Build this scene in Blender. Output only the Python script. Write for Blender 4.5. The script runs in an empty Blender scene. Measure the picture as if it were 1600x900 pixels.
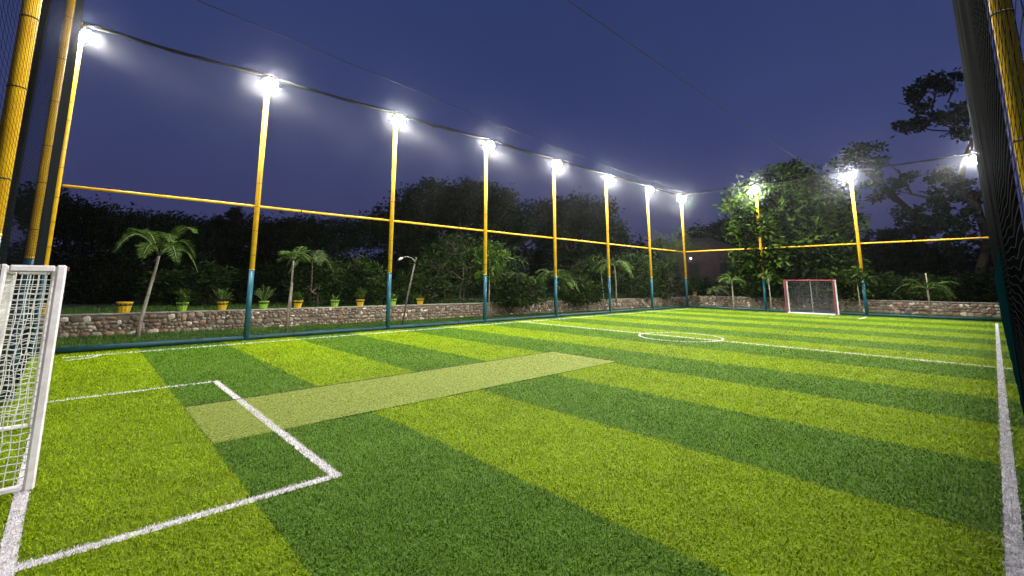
import bpy, math, random
import numpy as np
from mathutils import Vector, Matrix

rng = np.random.default_rng(7)
random.seed(7)
R = math.radians
scene = bpy.context.scene
COL = scene.collection

# ------------------------------------------------------------------ camera
CAM_LOC = (0.0, 0.0, 1.6)
YAW, PITCH = R(47.961), R(8.758)
cam_data = bpy.data.cameras.new("camera")
cam_data.sensor_width = 36.0
cam_data.lens = 36.0 * 696.68 / 1600.0
cam_data.shift_x = (800 - 769.86) / 1600.0
cam_data.shift_y = (333.61 - 450) / 1600.0
cam_data.clip_start = 0.03
cam_data.clip_end = 2000
camera = bpy.data.objects.new("camera", cam_data)
COL.objects.link(camera)
camera.location = CAM_LOC
camera.rotation_euler = (math.pi / 2 + PITCH, R(-0.30), YAW - math.pi / 2)
scene.camera = camera

# ------------------------------------------------------------------ dusk sky
world = bpy.data.worlds.new("World")
scene.world = world
world.use_nodes = True
wt = world.node_tree
wt.nodes.clear()
wo = wt.nodes.new("ShaderNodeOutputWorld")
bg = wt.nodes.new("ShaderNodeBackground")
sky = wt.nodes.new("ShaderNodeTexSky")
sky.sky_type = 'NISHITA'
sky.sun_disc = False
sky.sun_elevation = R(-4.0)
sky.sun_rotation = R(200)
sky.air_density = 1.0
sky.dust_density = 1.0
sky.ozone_density = 2.0
tc = wt.nodes.new("ShaderNodeTexCoord")
cl = wt.nodes.new("ShaderNodeTexNoise")
cl.inputs["Scale"].default_value = 2.2
cl.inputs["Detail"].default_value = 4
wt.links.new(tc.outputs["Generated"], cl.inputs["Vector"])
cr = wt.nodes.new("ShaderNodeValToRGB")
cr.color_ramp.elements[0].position = 0.35
cr.color_ramp.elements[0].color = (0.90, 0.90, 0.93, 1)
cr.color_ramp.elements[1].position = 0.70
cr.color_ramp.elements[1].color = (1.08, 1.05, 1.03, 1)
wt.links.new(cl.outputs["Fac"], cr.inputs["Fac"])
# thin overcast veil of the dusk sky, warmer and paler towards the horizon
sx = wt.nodes.new("ShaderNodeSeparateXYZ")
wt.links.new(tc.outputs["Generated"], sx.inputs[0])
vr = wt.nodes.new("ShaderNodeValToRGB")
vr.color_ramp.elements[0].position = 0.0
vr.color_ramp.elements[0].color = (0.050, 0.047, 0.122, 1)
vr.color_ramp.elements[1].position = 0.75
vr.color_ramp.elements[1].color = (0.022, 0.038, 0.128, 1)
e_ = vr.color_ramp.elements.new(0.28)
e_.color = (0.040, 0.054, 0.160, 1)
wt.links.new(sx.outputs["Z"], vr.inputs["Fac"])
m1 = wt.nodes.new("ShaderNodeMix"); m1.data_type = 'RGBA'; m1.blend_type = 'MULTIPLY'
m1.inputs["Factor"].default_value = 1
wt.links.new(vr.outputs["Color"], m1.inputs["A"]); wt.links.new(cr.outputs["Color"], m1.inputs["B"])
SKYMIX = 0.10
sc_ = wt.nodes.new("ShaderNodeMix"); sc_.data_type = 'RGBA'; sc_.blend_type = 'ADD'
sc_.inputs["Factor"].default_value = SKYMIX
wt.links.new(m1.outputs["Result"], sc_.inputs["A"]); wt.links.new(sky.outputs[0], sc_.inputs["B"])
bg.inputs["Strength"].default_value = 1.0
wt.links.new(sc_.outputs["Result"], bg.inputs["Color"])
wt.links.new(bg.outputs[0], wo.inputs[0])

# last twilight, very weak and wide
sun = bpy.data.lights.new("sun", 'SUN')
sun.energy = 0.02
sun.angle = R(30)
sun.color = (0.75, 0.8, 1.0)
sun_o = bpy.data.objects.new("sun", sun)
COL.objects.link(sun_o)
sun_o.rotation_euler = (R(50), 0, R(200))

LAMP = 1900.0        # radiance of a floodlight's LED panel
BLOOM_HAZE = 0.0005       # density of the haze added to imitate lens bloom

scene.view_settings.view_transform = 'Standard'
scene.view_settings.look = 'None'
scene.view_settings.exposure = 0
scene.view_settings.gamma = 1
scene.view_settings.use_curve_mapping = False
cy = scene.cycles
cy.max_bounces = 6
cy.diffuse_bounces = 3
cy.glossy_bounces = 2
cy.transmission_bounces = 3
cy.transparent_max_bounces = 8
cy.volume_bounces = 0
cy.sample_clamp_indirect = 4
cy.use_denoising = True
cy.caustics_reflective = False
cy.caustics_refractive = False

# ------------------------------------------------------------------ materials
def nodes_of(m):
    m.use_nodes = True
    nt = m.node_tree
    return nt, nt.nodes["Principled BSDF"]

def N(nt, kind, **kw):
    n = nt.nodes.new(kind)
    for k, v in kw.items():
        if hasattr(n, k):
            setattr(n, k, v)
        else:
            n.inputs[k.replace('_', ' ')].default_value = v
    return n

def ramp(nt, stops):
    r = nt.nodes.new("ShaderNodeValToRGB")
    els = r.color_ramp.elements
    while len(els) > 1:
        els.remove(els[-1])
    els[0].position = stops[0][0]; els[0].color = (*stops[0][1], 1)
    for p, c in stops[1:]:
        e = els.new(p); e.color = (*c, 1)
    return r

def mat_paint(name, base, alt, rough=0.45, scale=6.0, bump=0.15, metallic=0.0, spec=0.5):
    m = bpy.data.materials.new(name)
    nt, b = nodes_of(m)
    tcn = N(nt, "ShaderNodeTexCoord")
    n = N(nt, "ShaderNodeTexNoise", Scale=scale, Detail=6.0, Roughness=0.65)
    nt.links.new(tcn.outputs["Object"], n.inputs["Vector"])
    r = ramp(nt, [(0.38, alt), (0.56, base)])
    nt.links.new(n.outputs["Fac"], r.inputs[0])
    nt.links.new(r.outputs[0], b.inputs["Base Color"])
    b.inputs["Roughness"].default_value = rough
    b.inputs["Metallic"].default_value = metallic
    b.inputs["Specular IOR Level"].default_value = spec
    if bump:
        n2 = N(nt, "ShaderNodeTexNoise", Scale=scale * 9, Detail=4.0)
        nt.links.new(tcn.outputs["Object"], n2.inputs["Vector"])
        bp = N(nt, "ShaderNodeBump", Strength=bump, Distance=0.01)
        nt.links.new(n2.outputs["Fac"], bp.inputs["Height"])
        nt.links.new(bp.outputs[0], b.inputs["Normal"])
    return m

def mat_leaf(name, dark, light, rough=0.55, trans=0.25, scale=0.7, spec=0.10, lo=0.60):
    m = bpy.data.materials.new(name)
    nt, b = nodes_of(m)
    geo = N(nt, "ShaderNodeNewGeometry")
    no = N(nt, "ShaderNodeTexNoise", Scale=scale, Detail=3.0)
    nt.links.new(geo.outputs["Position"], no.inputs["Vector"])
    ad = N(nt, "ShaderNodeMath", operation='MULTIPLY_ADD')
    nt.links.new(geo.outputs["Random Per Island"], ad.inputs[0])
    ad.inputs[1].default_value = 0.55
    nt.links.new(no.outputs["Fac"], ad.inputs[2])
    r = ramp(nt, [(lo, dark), (1.03, light)])  # late ramp start paints crown self-shade, leaving few leaves bright
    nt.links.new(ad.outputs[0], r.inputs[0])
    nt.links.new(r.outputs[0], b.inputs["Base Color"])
    b.inputs["Roughness"].default_value = rough
    b.inputs["Specular IOR Level"].default_value = spec
    tr = N(nt, "ShaderNodeBsdfTranslucent")
    nt.links.new(r.outputs[0], tr.inputs["Color"])
    mx = N(nt, "ShaderNodeMixShader")
    mx.inputs[0].default_value = trans
    nt.links.new(b.outputs[0], mx.inputs[1]); nt.links.new(tr.outputs[0], mx.inputs[2])
    nt.links.new(mx.outputs[0], nt.nodes["Material Output"].inputs["Surface"])
    return m

STRIPE0, STRIPE = 1.085, 1.727
def mat_turf(name, blade):
    """Artificial turf: woven lime and bottle-green bands across the pitch."""
    m = bpy.data.materials.new(name)
    nt, b = nodes_of(m)
    geo = N(nt, "ShaderNodeNewGeometry")
    sp = N(nt, "ShaderNodeSeparateXYZ")
    nt.links.new(geo.outputs["Position"], sp.inputs[0])
    jn = N(nt, "ShaderNodeTexNoise", Scale=60.0, Detail=1.0)
    nt.links.new(geo.outputs["Position"], jn.inputs["Vector"])
    j = N(nt, "ShaderNodeMath", operation='MULTIPLY_ADD')
    nt.links.new(jn.outputs["Fac"], j.inputs[0]); j.inputs[1].default_value = 0.03
    nt.links.new(sp.outputs["X"], j.inputs[2])
    wn = N(nt, "ShaderNodeTexNoise", Scale=0.9, Detail=1.0)
    nt.links.new(geo.outputs["Position"], wn.inputs["Vector"])
    j2 = N(nt, "ShaderNodeMath", operation='MULTIPLY_ADD')
    nt.links.new(wn.outputs["Fac"], j2.inputs[0]); j2.inputs[1].default_value = 0.06
    nt.links.new(j.outputs[0], j2.inputs[2])
    s1 = N(nt, "ShaderNodeMath", operation='SUBTRACT'); s1.inputs[1].default_value = STRIPE0 + 0.045
    nt.links.new(j2.outputs[0], s1.inputs[0])
    s2 = N(nt, "ShaderNodeMath", operation='DIVIDE'); s2.inputs[1].default_value = STRIPE * 2
    nt.links.new(s1.outputs[0], s2.inputs[0])
    s3 = N(nt, "ShaderNodeMath", operation='FRACT')
    nt.links.new(s2.outputs[0], s3.inputs[0])
    s4 = N(nt, "ShaderNodeMath", operation='GREATER_THAN'); s4.inputs[1].default_value = 0.5
    nt.links.new(s3.outputs[0], s4.inputs[0])
    k = 1.0 if blade else 0.6
    rl = ramp(nt, [(0.25, (0.145*k, 0.215*k, 0.001*k)), (0.75, (0.285*k, 0.415*k, 0.004*k))])
    rd = ramp(nt, [(0.25, (0.056*k, 0.128*k, 0.005*k)), (0.75, (0.128*k, 0.250*k, 0.018*k))])
    fn = N(nt, "ShaderNodeTexNoise", Scale=(34.0 if not blade else 3.0), Detail=(5.0 if not blade else 3.0), Roughness=0.7)
    nt.links.new(geo.outputs["Position"], fn.inputs["Vector"])
    big = N(nt, "ShaderNodeTexNoise", Scale=0.55, Detail=4.0)
    nt.links.new(geo.outputs["Position"], big.inputs["Vector"])
    a = N(nt, "ShaderNodeMath", operation='MULTIPLY_ADD')
    nt.links.new(big.outputs["Fac"], a.inputs[0]); a.inputs[1].default_value = 0.45
    if blade:
        a2 = N(nt, "ShaderNodeMath", operation='MULTIPLY_ADD')
        nt.links.new(geo.outputs["Random Per Island"], a2.inputs[0]); a2.inputs[1].default_value = 0.42
        nt.links.new(fn.outputs["Fac"], a2.inputs[2])
        sb = N(nt, "ShaderNodeMath", operation='SUBTRACT'); sb.inputs[1].default_value = 0.42
        nt.links.new(a2.outputs[0], sb.inputs[0]); nt.links.new(sb.outputs[0], a.inputs[2])
    else:
        sb = N(nt, "ShaderNodeMath", operation='SUBTRACT'); sb.inputs[1].default_value = 0.22
        nt.links.new(fn.outputs["Fac"], sb.inputs[0]); nt.links.new(sb.outputs[0], a.inputs[2])
    nt.links.new(a.outputs[0], rl.inputs[0]); nt.links.new(a.outputs[0], rd.inputs[0])
    mx = N(nt, "ShaderNodeMix"); mx.data_type = 'RGBA'
    nt.links.new(s4.outputs[0], mx.inputs["Factor"])
    nt.links.new(rd.outputs[0], mx.inputs["A"]); nt.links.new(rl.outputs[0], mx.inputs["B"])
    nt.links.new(mx.outputs["Result"], b.inputs["Base Color"])
    b.inputs["Roughness"].default_value = 0.55
    b.inputs["Specular IOR Level"].default_value = 0.04
    if not blade:
        b.inputs["Roughness"].default_value = 0.8
        b.inputs["Specular IOR Level"].default_value = 0.1
        bp = N(nt, "ShaderNodeBump", Strength=0.9, Distance=0.03)
        nt.links.new(fn.outputs["Fac"], bp.inputs["Height"])
        nt.links.new(bp.outputs[0], b.inputs["Normal"])
    return m

def mat_fibre(name, lo, hi, blade, rough=0.6):
    m = bpy.data.materials.new(name)
    nt, b = nodes_of(m)
    geo = N(nt, "ShaderNodeNewGeometry")
    fn = N(nt, "ShaderNodeTexNoise", Scale=(40.0 if not blade else 6.0), Detail=5.0, Roughness=0.7)
    nt.links.new(geo.outputs["Position"], fn.inputs["Vector"])
    r = ramp(nt, [(0.3, lo), (0.72, hi)])
    if blade:
        a = N(nt, "ShaderNodeMath", operation='MULTIPLY_ADD')
        nt.links.new(geo.outputs["Random Per Island"], a.inputs[0]); a.inputs[1].default_value = 0.5
        a.inputs[2].default_value = 0.25
        nt.links.new(a.outputs[0], r.inputs[0])
    else:
        nt.links.new(fn.outputs["Fac"], r.inputs[0])
        bp = N(nt, "ShaderNodeBump", Strength=0.8, Distance=0.02)
        nt.links.new(fn.outputs["Fac"], bp.inputs["Height"])
        nt.links.new(bp.outputs[0], b.inputs["Normal"])
    nt.links.new(r.outputs[0], b.inputs["Base Color"])
    b.inputs["Roughness"].default_value = rough
    b.inputs["Specular IOR Level"].default_value = 0.08
    return m

def mat_stone(name):
    m = bpy.data.materials.new(name)
    nt, b = nodes_of(m)
    geo = N(nt, "ShaderNodeNewGeometry")
    n = N(nt, "ShaderNodeTexNoise", Scale=14.0, Detail=6.0, Roughness=0.7)
    nt.links.new(geo.outputs["Position"], n.inputs["Vector"])
    r = ramp(nt, [(0.0, (0.105, 0.086, 0.058)), (0.14, (0.165, 0.135, 0.092)), (0.34, (0.20, 0.125, 0.072)), (0.42, (0.225, 0.19, 0.14)),
                  (0.60, (0.22, 0.135, 0.085)), (0.66, (0.28, 0.24, 0.18)), (0.80, (0.31, 0.205, 0.12)), (0.92, (0.52, 0.45, 0.36))])
    r.color_ramp.interpolation = 'CONSTANT'
    nt.links.new(geo.outputs["Random Per Island"], r.inputs[0])
    mx = N(nt, "ShaderNodeMix"); mx.data_type = 'RGBA'; mx.blend_type = 'MULTIPLY'
    mx.inputs["Factor"].default_value = 1.0
    r2 = ramp(nt, [(0.3, (0.55, 0.52, 0.5)), (0.65, (1.1, 1.1, 1.1))])
    nt.links.new(n.outputs["Fac"], r2.inputs[0])
    nt.links.new(r.outputs[0], mx.inputs["A"]); nt.links.new(r2.outputs[0], mx.inputs["B"])
    nt.links.new(mx.outputs["Result"], b.inputs["Base Color"])
    b.inputs["Roughness"].default_value = 0.85
    bp = N(nt, "ShaderNodeBump", Strength=0.6, Distance=0.03)
    nt.links.new(n.outputs["Fac"], bp.inputs["Height"]); nt.links.new(bp.outputs[0], b.inputs["Normal"])
    return m

def mat_emit(name, color, strength):
    m = bpy.data.materials.new(name)
    m.use_nodes = True
    nt = m.node_tree
    nt.nodes.clear()
    o = nt.nodes.new("ShaderNodeOutputMaterial"); e = nt.nodes.new("ShaderNodeEmission")
    e.inputs[0].default_value = (*color, 1); e.inputs[1].default_value = strength
    nt.links.new(e.outputs[0], o.inputs[0])
    return m

def mat_post(name, base, alt, rust, z_dirt=0.0):
    """Weathered gloss paint: faded patches, small rust chips, splash dirt near the turf."""
    m = mat_paint(name, base, alt, 0.42, 5)
    nt = m.node_tree; b = nt.nodes["Principled BSDF"]
    src = b.inputs["Base Color"].links[0].from_socket
    geo = N(nt, "ShaderNodeNewGeometry")
    chips = N(nt, "ShaderNodeTexNoise", Scale=22.0, Detail=5.0, Roughness=0.75)
    nt.links.new(geo.outputs["Position"], chips.inputs["Vector"])
    r1 = ramp(nt, [(0.64, (0, 0, 0)), (0.70, (1, 1, 1))])
    nt.links.new(chips.outputs["Fac"], r1.inputs[0])
    sp = N(nt, "ShaderNodeSeparateXYZ"); nt.links.new(geo.outputs["Position"], sp.inputs[0])
    up = N(nt, "ShaderNodeMapRange"); up.inputs["From Min"].default_value = 0.05; up.inputs["From Max"].default_value = 0.5
    up.inputs["To Min"].default_value = 0.55; up.inputs["To Max"].default_value = 0.0
    nt.links.new(sp.outputs["Z"], up.inputs["Value"])
    ml = N(nt, "ShaderNodeMath", operation='MULTIPLY'); nt.links.new(up.outputs[0], ml.inputs[0]); nt.links.new(chips.outputs["Fac"], ml.inputs[1])
    mx = N(nt, "ShaderNodeMath", operation='MAXIMUM'); nt.links.new(r1.outputs[0], mx.inputs[0]); nt.links.new(ml.outputs[0], mx.inputs[1])
    mixn = N(nt, "ShaderNodeMix"); mixn.data_type = 'RGBA'
    nt.links.new(mx.outputs[0], mixn.inputs["Factor"]); nt.links.new(src, mixn.inputs["A"]); mixn.inputs["B"].default_value = (*rust, 1)
    nt.links.new(mixn.outputs["Result"], b.inputs["Base Color"])
    return m

M = {}
M['yellow'] = mat_post("yellow_paint", (0.92, 0.54, 0.016), (0.80, 0.43, 0.014), (0.34, 0.17, 0.03))
M['teal'] = mat_post("teal_paint", (0.004, 0.10, 0.15), (0.003, 0.075, 0.11), (0.07, 0.06, 0.04))
M['dark_teal'] = mat_paint("dark_teal_paint", (0.008, 0.075, 0.10), (0.006, 0.045, 0.06), 0.5, 4)
M['cloth'] = mat_paint("teal_cloth", (0.0004, 0.0066, 0.0078), (0.0003, 0.0045, 0.0055), 0.95, 5, 0.1, 0, 0.0)
M['black_band'] = mat_paint("black_band", (0.02, 0.018, 0.016), (0.01, 0.01, 0.01), 0.7, 20, 0)
M['housing'] = mat_paint("lamp_housing", (0.05, 0.05, 0.055), (0.03, 0.03, 0.03), 0.5, 10, 0, 0.3)
M['lens'] = mat_emit("lamp_lens", (1.0, 0.97, 0.92), LAMP)
M['net'] = mat_paint("black_net", (0.040, 0.043, 0.046), (0.02, 0.022, 0.024), 0.45, 3, 0)
M['net_edge'] = mat_paint("black_net_edge", (0.004, 0.006, 0.006), (0.003, 0.004, 0.0045), 0.9, 3, 0, 0, 0.03)
M['rope'] = mat_paint("rope", (0.006, 0.006, 0.006), (0.003, 0.003, 0.003), 0.95, 30, 0.5, 0, 0.1)
M['cable'] = mat_paint("cable", (0.008, 0.008, 0.010), (0.005, 0.005, 0.006), 0.95, 10, 0, 0, 0.1)
M['white'] = mat_paint("goal_white", (0.78, 0.74, 0.75), (0.66, 0.59, 0.60), 0.4, 7, 0.1)
M['maroon'] = mat_paint("goal_maroon", (0.20, 0.028, 0.045), (0.13, 0.02, 0.03), 0.4, 7, 0.1)
M['white_net'] = mat_paint("goal_net_cord", (0.70, 0.70, 0.66), (0.5, 0.5, 0.45), 0.7, 20, 0)
M['grey_net'] = mat_paint("goal_net_grey", (0.16, 0.16, 0.17), (0.1, 0.1, 0.11), 0.7, 20, 0)
M['turf'] = mat_turf("turf_backing", False)
M['blade'] = mat_turf("turf_blades", True)
M['line'] = mat_fibre("white_fibre_bed", (0.42, 0.40, 0.40), (0.80, 0.77, 0.78), False)
M['line_blade'] = mat_fibre("white_fibre", (0.56, 0.53, 0.54), (0.76, 0.73, 0.74), True)
M['mat'] = mat_fibre("pale_mat_bed", (0.14, 0.175, 0.022), (0.235, 0.275, 0.044), False)
M['mat_blade'] = mat_fibre("pale_mat_fibre", (0.19, 0.235, 0.034), (0.30, 0.36, 0.062), True)
M['seam'] = mat_paint("seam", (0.012, 0.02, 0.01), (0.006, 0.01, 0.006), 0.9, 20, 0)
M['soil'] = mat_paint("soil", (0.035, 0.032, 0.020), (0.020, 0.022, 0.010), 0.95, 1.5, 0.6)
M['verge'] = mat_paint("verge_soil", (0.035, 0.07, 0.016), (0.020, 0.035, 0.010), 0.95, 4.0, 0.6)
M['grass'] = mat_leaf("verge_grass", (0.030, 0.075, 0.010), (0.085, 0.17, 0.022), 0.6, 0.2, 2.0)
M['mortar'] = mat_paint("mortar", (0.16, 0.13, 0.092), (0.105, 0.083, 0.056), 0.95, 5, 0.6)
M['coping'] = mat_paint("coping", (0.24, 0.22, 0.19), (0.14, 0.125, 0.105), 0.95, 4, 0.6)
M['stone'] = mat_stone("rubble_stone")
M['pot_yellow'] = mat_paint("pot_yellow", (0.62, 0.40, 0.012), (0.50, 0.30, 0.010), 0.4, 9, 0.1)
M['pot_green'] = mat_paint("pot_green", (0.24, 0.45, 0.035), (0.17, 0.34, 0.03), 0.4, 9, 0.1)
M['bark'] = mat_paint("bark", (0.13, 0.10, 0.07), (0.06, 0.047, 0.035), 0.9, 9, 0.8)
M['bark_silhouette'] = mat_paint("bark_silhouette", (0.034, 0.028, 0.021), (0.018, 0.015, 0.012), 0.95, 9, 0.8, 0, 0.1)  # bark darkened in its colour to read as an unlit silhouette
M['pale_bark'] = mat_paint("pale_bark", (0.27, 0.235, 0.18), (0.13, 0.105, 0.078), 0.85, 8, 0.7)
M['stem'] = mat_paint("green_stem", (0.12, 0.16, 0.04), (0.07, 0.10, 0.03), 0.7, 8, 0.2)
M['stem_grey'] = mat_paint("weathered_post", (0.10, 0.09, 0.08), (0.055, 0.05, 0.045), 0.8, 8, 0.3)
M['leaf_silhouette'] = mat_leaf("leaf_silhouette", (0.003, 0.006, 0.002), (0.008, 0.015, 0.004), spec=0.03)  # near-black leaf colour stands in for unlit dusk silhouettes
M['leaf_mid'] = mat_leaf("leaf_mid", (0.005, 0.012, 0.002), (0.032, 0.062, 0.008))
M['leaf_lit_shaded'] = mat_leaf("leaf_lit_shaded", (0.002, 0.005, 0.001), (0.060, 0.112, 0.010), 0.5, 0.30, 1.1, spec=0.05, lo=0.76)  # lamplit leaves and shaded crown gaps put into the colour range
M['leaf_palm'] = mat_leaf("leaf_palm", (0.016, 0.042, 0.004), (0.062, 0.112, 0.012), 0.5, 0.3)
M['leaf_pale'] = mat_leaf("leaf_pale", (0.030, 0.052, 0.014), (0.09, 0.13, 0.042), 0.55, 0.25)
M['plaster'] = mat_paint("pink_plaster", (0.11, 0.07, 0.075), (0.08, 0.05, 0.055), 0.9, 2, 0.2)
M['roof'] = mat_paint("roof_tile", (0.10, 0.06, 0.05), (0.06, 0.04, 0.035), 0.9, 4, 0.4)
M['wood'] = mat_paint("window_wood", (0.06, 0.045, 0.035), (0.04, 0.03, 0.02), 0.7, 5, 0.2)
M['bulb'] = mat_emit("bulb_glow", (1.0, 0.95, 0.85), 9.0)
M['metal'] = mat_paint("grey_metal", (0.32, 0.32, 0.31), (0.20, 0.20, 0.19), 0.5, 8, 0.2, 0.3)

# ------------------------------------------------------------------ mesh helpers
class MB:
    """Collects shapes that become one mesh."""
    def __init__(self):
        self.v = []; self.f = []; self.mi = []; self.sm = []
    def add(self, vs, fs, mi=0, smooth=False):
        o = len(self.v)
        self.v += [tuple(map(float, p)) for p in vs]
        for f in fs:
            self.f.append(tuple(i + o for i in f)); self.mi.append(mi); self.sm.append(smooth)
    def box(self, c, s, rot=None, mi=0, bev=0.0):
        sx, sy, sz = (q / 2 for q in s)
        if bev <= 0:
            vs = [Vector((x, y, z)) for x in (-sx, sx) for y in (-sy, sy) for z in (-sz, sz)]
            fs = [(0, 1, 3, 2), (4, 6, 7, 5), (0, 4, 5, 1), (2, 3, 7, 6), (0, 2, 6, 4), (1, 5, 7, 3)]
        else:
            b = min(bev, sx * .9, sy * .9, sz * .9)
            vs = []; idx = {}
            for ix in (-1, 1):
                for iy in (-1, 1):
                    for iz in (-1, 1):
                        idx[ix, iy, iz] = len(vs)
                        vs += [Vector((ix * sx, iy * (sy - b), iz * (sz - b))), Vector((ix * (sx - b), iy * sy, iz * (sz - b))),
                               Vector((ix * (sx - b), iy * (sy - b), iz * sz))]
            fs = []
            def q(*a): fs.append(tuple(a))
            for s_ in (-1, 1):
                q(*[idx[s_, a, b_] for a, b_ in ((-1, -1), (1, -1), (1, 1), (-1, 1))])
                q(*[idx[a, s_, b_] + 1 for a, b_ in ((-1, -1), (1, -1), (1, 1), (-1, 1))])
                q(*[idx[a, b_, s_] + 2 for a, b_ in ((-1, -1), (1, -1), (1, 1), (-1, 1))])
            for a in (-1, 1):
                for b_ in (-1, 1):
                    q(idx[a, b_, -1], idx[a, b_, 1], idx[a, b_, 1] + 1, idx[a, b_, -1] + 1)
                    q(idx[a, -1, b_], idx[a, 1, b_], idx[a, 1, b_] + 2, idx[a, -1, b_] + 2)
                    q(idx[-1, a, b_] + 1, idx[1, a, b_] + 1, idx[1, a, b_] + 2, idx[-1, a, b_] + 2)
                    for c_ in (-1, 1):
                        i = idx[a, b_, c_]; q(i, i + 1, i + 2)
        if rot is not None:
            vs = [rot @ p for p in vs]
        c = Vector(c)
        self.add([p + c for p in vs], fs, mi)
        return self
    def tube(self, pts, rad, sides=8, mi=0, cap=True, smooth=True):
        pts = [Vector(p) for p in pts]
        n = len(pts)
        rad = [rad] * n if isinstance(rad, (int, float)) else list(rad)
        vs = []; fs = []
        prev = None
        for i, p in enumerate(pts):
            d = (pts[min(i + 1, n - 1)] - pts[max(i - 1, 0)])
            d = d.normalized() if d.length > 1e-9 else Vector((0, 0, 1))
            if prev is None:
                ref = Vector((0, 0, 1)) if abs(d.z) < .9 else Vector((1, 0, 0))
                u = d.cross(ref).normalized()
            else:
                u = (prev - d * prev.dot(d)).normalized()
            prev = u
            w = d.cross(u)
            for k in range(sides):
                a = 2 * math.pi * k / sides
                vs.append(p + (u * math.cos(a) + w * math.sin(a)) * rad[i])
        for i in range(n - 1):
            for k in range(sides):
                k2 = (k + 1) % sides
                fs.append((i * sides + k, i * sides + k2, (i + 1) * sides + k2, (i + 1) * sides + k))
        self.add(vs, fs, mi, smooth)
        if cap:
            o = len(self.v) - len(vs)
            self.f.append(tuple(o + k for k in reversed(range(sides)))); self.mi.append(mi); self.sm.append(False)
            self.f.append(tuple(o + (n - 1) * sides + k for k in range(sides))); self.mi.append(mi); self.sm.append(False)
        return self
    def build(self, name, mats, parent=None):
        me = bpy.data.meshes.new(name)
        me.from_pydata(self.v, [], self.f)
        for m in (mats if isinstance(mats, (list, tuple)) else [mats]):
            me.materials.append(m)
        me.polygons.foreach_set("material_index", np.array(self.mi, dtype=np.int32))
        me.polygons.foreach_set("use_smooth", np.array(self.sm, dtype=bool))
        me.update()
        o = bpy.data.objects.new(name, me)
        COL.objects.link(o)
        if parent is not None:
            o.parent = parent
        return o

def np_obj(name, V, F, mat, parent=None, smooth=False):
    me = bpy.data.meshes.new(name)
    me.from_pydata(np.asarray(V, dtype=np.float32), [], np.asarray(F, dtype=np.int32))
    me.materials.append(mat)
    if smooth:
        me.polygons.foreach_set("use_smooth", np.ones(len(me.polygons), dtype=bool))
    me.update()
    o = bpy.data.objects.new(name, me)
    COL.objects.link(o)
    if parent is not None:
        o.parent = parent
    return o

def tag(o, label=None, cat=None, group=None, kind=None):
    if label: o['label'] = label
    if cat: o['category'] = cat
    if group: o['group'] = group
    if kind: o['kind'] = kind
    return o

def empty(name, loc=(0, 0, 0), rz=0.0):
    o = bpy.data.objects.new(name, None)
    o.empty_display_size = 0.2
    COL.objects.link(o)
    o.location = loc
    o.rotation_euler = (0, 0, rz)
    return o

def copy_tree(o, parent=None):
    c = o.copy()
    COL.objects.link(c)
    c.parent = parent
    for ch in [k for k in bpy.data.objects if k.parent == o]:
        copy_tree(ch, c)
    return c

FWD = Vector((math.cos(YAW), math.sin(YAW), 0)); RGT = Vector((math.sin(YAW), -math.cos(YAW), 0))
def spot(col, depth, z=0.0, ref=1.6):
    """Ground point in the direction of a picture column (read at height ref), depth metres ahead of where the photographer stood."""
    lat = (col - 769.86) / 696.68 * (depth * 0.99 * math.cos(PITCH) + (ref - 1.6) * math.sin(PITCH))
    p = FWD * depth * 0.99 + RGT * lat
    return Vector((p.x, p.y, z))

def sight(col, row, depth):
    """Point seen in direction (col, row), depth metres ahead on the ground plan."""
    u = (col - 769.86) / 696.68; v = (333.61 - row) / 696.68
    t = depth * .99 / (math.cos(PITCH) - v * math.sin(PITCH))
    p = FWD * depth * .99 + RGT * (t * u)
    return Vector((p.x, p.y, 1.6 + t * (math.sin(PITCH) + v * math.cos(PITCH))))

# ------------------------------------------------------------------ ground
FX0, FX1, FY0, FY1 = -0.9, 29.95, -0.42, 13.95
GROUND_Z = 0.52        # the garden behind the low walls lies higher
def sheet(name, x0, y0, x1, y1, z, mat, nx=1, ny=1, kind='structure', label=None, parent=None):
    m = MB()
    for i in range(nx):
        for j in range(ny):
            a, b_ = x0 + (x1 - x0) * i / nx, x0 + (x1 - x0) * (i + 1) / nx
            c, d = y0 + (y1 - y0) * j / ny, y0 + (y1 - y0) * (j + 1) / ny
            m.add([(a, c, z), (b_, c, z), (b_, d, z), (a, d, z)], [(0, 1, 2, 3)])
    o = m.build(name, mat, parent)
    if kind: o['kind'] = kind
    if label: o['label'] = label
    return o

sheet("ground", -150, -150, 150, 150, -0.03, M['soil'], label="dark earth ground around the floodlit pitch")
sheet("turf_field", FX0, FY0, FX1, FY1, 0.0, M['turf'], label="artificial turf with lime and bottle green bands")

WALL_L = [(-5.0, 17.45), (3.0, 16.75), (10.0, 16.05), (22.0, 15.0), (31.35, 14.45)]
WALL_F = [(31.35, 14.45), (32.1, 6.0), (32.9, -5.0)]
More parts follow.
